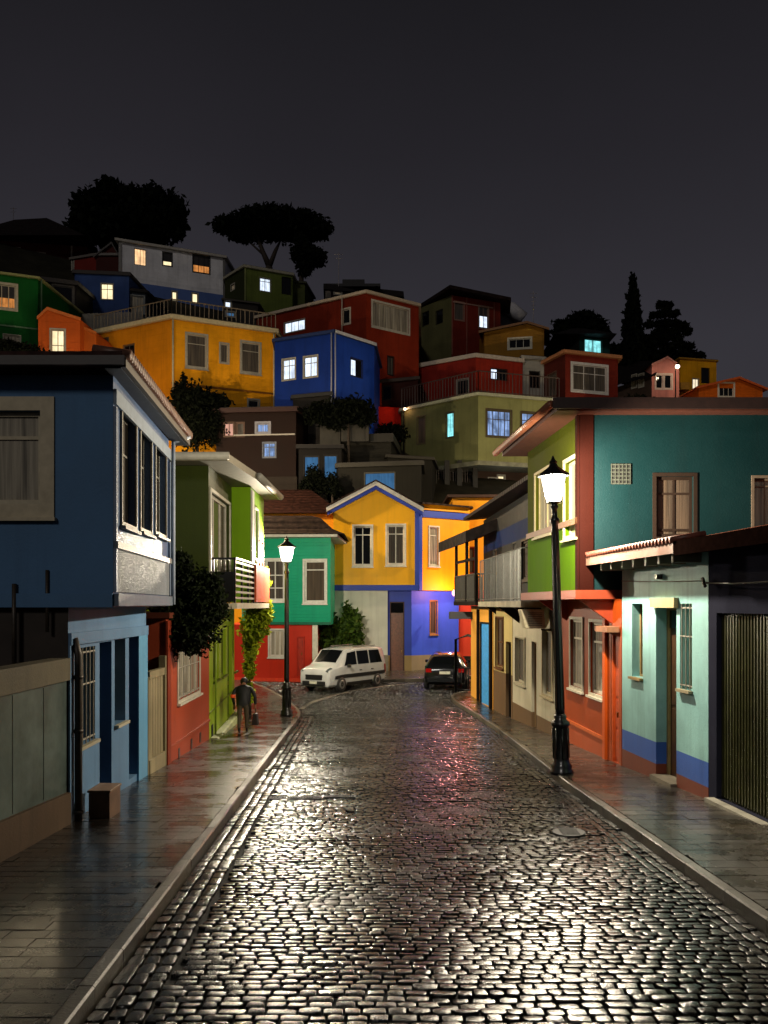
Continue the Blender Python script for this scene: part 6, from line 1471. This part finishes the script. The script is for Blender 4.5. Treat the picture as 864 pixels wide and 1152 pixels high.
o = bpy.data.objects.new('body', me); C.objects.link(o); o.parent = t; ORG['body'] = Vector()
m = MB()
for (r_, z_, w) in ((.11, 1.5, 0),): pass
m.lathe([(.07, -.1), (.105, -.04), (.11, .03), (.095, .085), (.05, .12), (.01, .13)], 14, (0, .27, 1.575)); m.build('hair', plain('hair_black', (14, 12, 11), .6), t, True)
m = MB(); m.tube([(-.2, .1, .80), (-.2, .1, .82)], .02, 4) if False else m.lathe([(.19, .78), (.2, .95), (.215, 1.15), (.225, 1.3), (.15, 1.41), (.08, 1.45)], 14, (0, .08, 0)); m.build('jacket', plain('jacket_black', (13, 14, 18), .7, 0, .3, 8), t, True)
for v in bpy.data.objects['jacket'].data.vertices: v.co.y = .08 + (v.co.y - .08) * .72 + (v.co.z - .95) * .12
m = MB(); m.lathe([(.068, 0), (.07, .03), (.07, .08), (.066, .1)], 12, (-.30, .1, 1.06)); m.build('armband', plain('armband_orange', (230, 80, 20), .5), t, True)
# a little nose, ears and brow
m = MB(); m.lathe([(.012, 0), (.02, -.02), (.004, -.045)], 6, (0, .38, 1.57)); m.build('nose', plain('skin', (150, 104, 80), .5), t, True)
for s_ in (-1, 1):
    m = MB(); m.lathe([(.008, -.03), (.018, 0), (.008, .03)], 6, (s_ * .088, .28, 1.55)); m.build('ear', plain('skin', (150, 104, 80), .5), t, True)
t.scale = (1.04, 1.04, .95); t.location = (px_, py_, pave_z(py_) + .01); t.rotation_euler = (-.13, 0, math.radians(4))
tb = thing('carrier_bag', 'dark carrier bag held in the right hand of the person', 'bag', (px_ + .36, py_ + .1, pave_z(26) + .2), rotz=0)
ORG[tb.name] = Vector((0, 0, 0))
m = MB(); m.hexa([(-.1, -.14, .02), (.1, -.14, .02), (.1, .14, .02), (-.1, .14, .02)], [(-.06, -.12, .36), (.06, -.12, .36), (.06, .12, .36), (-.06, .12, .36)]); m.build('body', plain('bag_dark', (30, 20, 18), .5), tb, False, .02)
m = MB(); m.tube([(0, -.07, .36), (0, -.03, .5), (0, .03, .5), (0, .07, .36)], .008, 5); m.build('handle', plain('bag_dark', (30, 20, 18), .5), tb)

# ================================================================== LAMP LIGHT ON THE HILL, SKY, CAMERA
hill_lamp(760, 413, 84.2, 'bright lamp on a pole between the pink and yellow houses', 90, (255, 230, 190), .2)
hill_lamp(454, 461, 65.5, 'bare lamp over the scarlet wall', 45, (255, 190, 150), .1)
def wall_lamp(name, label, x, y, z, power, col, r):
    t = thing(name, label, 'wall lamp', (x, y, z)); m = MB(); m.box(x - .03, x + .03, y, y + .25, z + r + .0, z + r + .05); m.build('bracket', IRON, t)
    m = MB(); m.lathe([(r * .5, -r), (r, -r * .4), (r, r * .4), (r * .5, r)], 10, (x, y, z)); m.build('globe', glow_glass('lamp_globe', col, 7), t, True); bulb(t, (x, y, z), power * r * r * PI * 22, col, r * .7)
wall_lamp('wall_lamp', 'pinkish globe lamp where the yellow upper floor meets the blue wall', X(512, 47.3), 47.3, Z(667, 47.4), 300, (255, 165, 165), .17)
wall_lamp('wall_lamp', 'small white lamp in the gap under the sage house', X(588, 60.5), 60.5, Z(548, 60.5), 30, (235, 240, 255), .2)
# unseen lamps added behind the near roofs to light the hillside fronts
for px, py, d, pw, lb in ((60, 440, 47, 1700, 'unseen lamp added behind the dark blue house to light the hillside'), (180, 492, 45, 2900, 'unseen lamp added between the dark blue and lime houses to light the hillside'), (655, 500, 46, 2000, 'unseen lamp added behind the tall teal house to light the hillside'), (790, 490, 60, 1400, 'unseen lamp added farther back behind the teal house to light the hillside')):
    if pw: hill_lamp(px, py, d, lb, pw, (255, 228, 184), .3)

w = bpy.data.worlds.new('World'); sc.world = w; w.use_nodes = True; nt = w.node_tree; nt.nodes.clear()
out = nt.nodes.new('ShaderNodeOutputWorld'); bg = nt.nodes.new('ShaderNodeBackground'); tc = nt.nodes.new('ShaderNodeTexCoord'); sep = nt.nodes.new('ShaderNodeSeparateXYZ')
L(nt, tc.outputs['Generated'], sep.inputs[0])
cr = nt.nodes.new('ShaderNodeValToRGB'); e = cr.color_ramp.elements; e[0].position = 0.0; e[0].color = rgb(56, 54, 57); e[1].position = .62; e[1].color = rgb(22, 21, 23)
x = e.new(.28); x.color = rgb(49, 47, 52); x = e.new(.45); x.color = rgb(36, 34, 38)
L(nt, sep.outputs['Z'], cr.inputs['Fac'])
nz = N(nt, 'ShaderNodeTexNoise', Scale=2.2, Detail=4); L(nt, tc.outputs['Generated'], nz.inputs['Vector'])
mx = mixc(nt, 1.0, cr.outputs['Color'], ramp(nt, nz.outputs['Fac'], .3, .7, (.88, .88, .88, 1), (1.1, 1.1, 1.12, 1)), 'MULTIPLY')
# faint real night sky over the city glow
sky = nt.nodes.new('ShaderNodeTexSky'); sky.sky_type = 'NISHITA'; sky.sun_disc = False; sky.sun_elevation = math.radians(32); sky.sun_rotation = math.radians(205)
bg2 = nt.nodes.new('ShaderNodeBackground'); L(nt, sky.outputs[0], bg2.inputs['Color']); bg2.inputs['Strength'].default_value = .0004
ad = nt.nodes.new('ShaderNodeAddShader'); L(nt, mx, bg.inputs['Color']); bg.inputs['Strength'].default_value = 1.0
L(nt, bg.outputs[0], ad.inputs[0]); L(nt, bg2.outputs[0], ad.inputs[1]); L(nt, ad.outputs[0], out.inputs[0])

sl = bpy.data.lights.new('fill_sun', 'SUN'); sl.energy = .38; sl.angle = math.radians(8); sl.color = (1.0, .93, .84)  # weak sun lamp added as fill from behind the camera
so = bpy.data.objects.new('fill_sun', sl); C.objects.link(so)
dv = Vector((.34, 1.0, -.55)).normalized(); so.rotation_euler = dv.to_track_quat('-Z', 'Y').to_euler(); so.location = (-20, -40, 50)

cam = bpy.data.cameras.new('camera'); co = bpy.data.objects.new('camera', cam); C.objects.link(co)
co.location = (0, 0, EYE); co.rotation_euler = (PI / 2, 0, 0)
cam.sensor_fit = 'VERTICAL'; cam.sensor_height = 36; cam.lens = 36 * F / 1152; cam.shift_y = (HY - 576) / 1152 ; cam.clip_end = 3000; cam.clip_start = .1
sc.camera = co
sc.render.engine = 'CYCLES'; sc.view_settings.view_transform = 'Standard'; sc.view_settings.look = 'None'; sc.view_settings.exposure = 0; sc.view_settings.gamma = 1
cy = sc.cycles; cy.use_denoising = True; cy.max_bounces = 5; cy.diffuse_bounces = 3; cy.glossy_bounces = 3; cy.sample_clamp_indirect = 4; cy.caustics_reflective = False; cy.caustics_refractive = False
try: cy.denoiser = 'OPENIMAGEDENOISE'
except Exception: pass
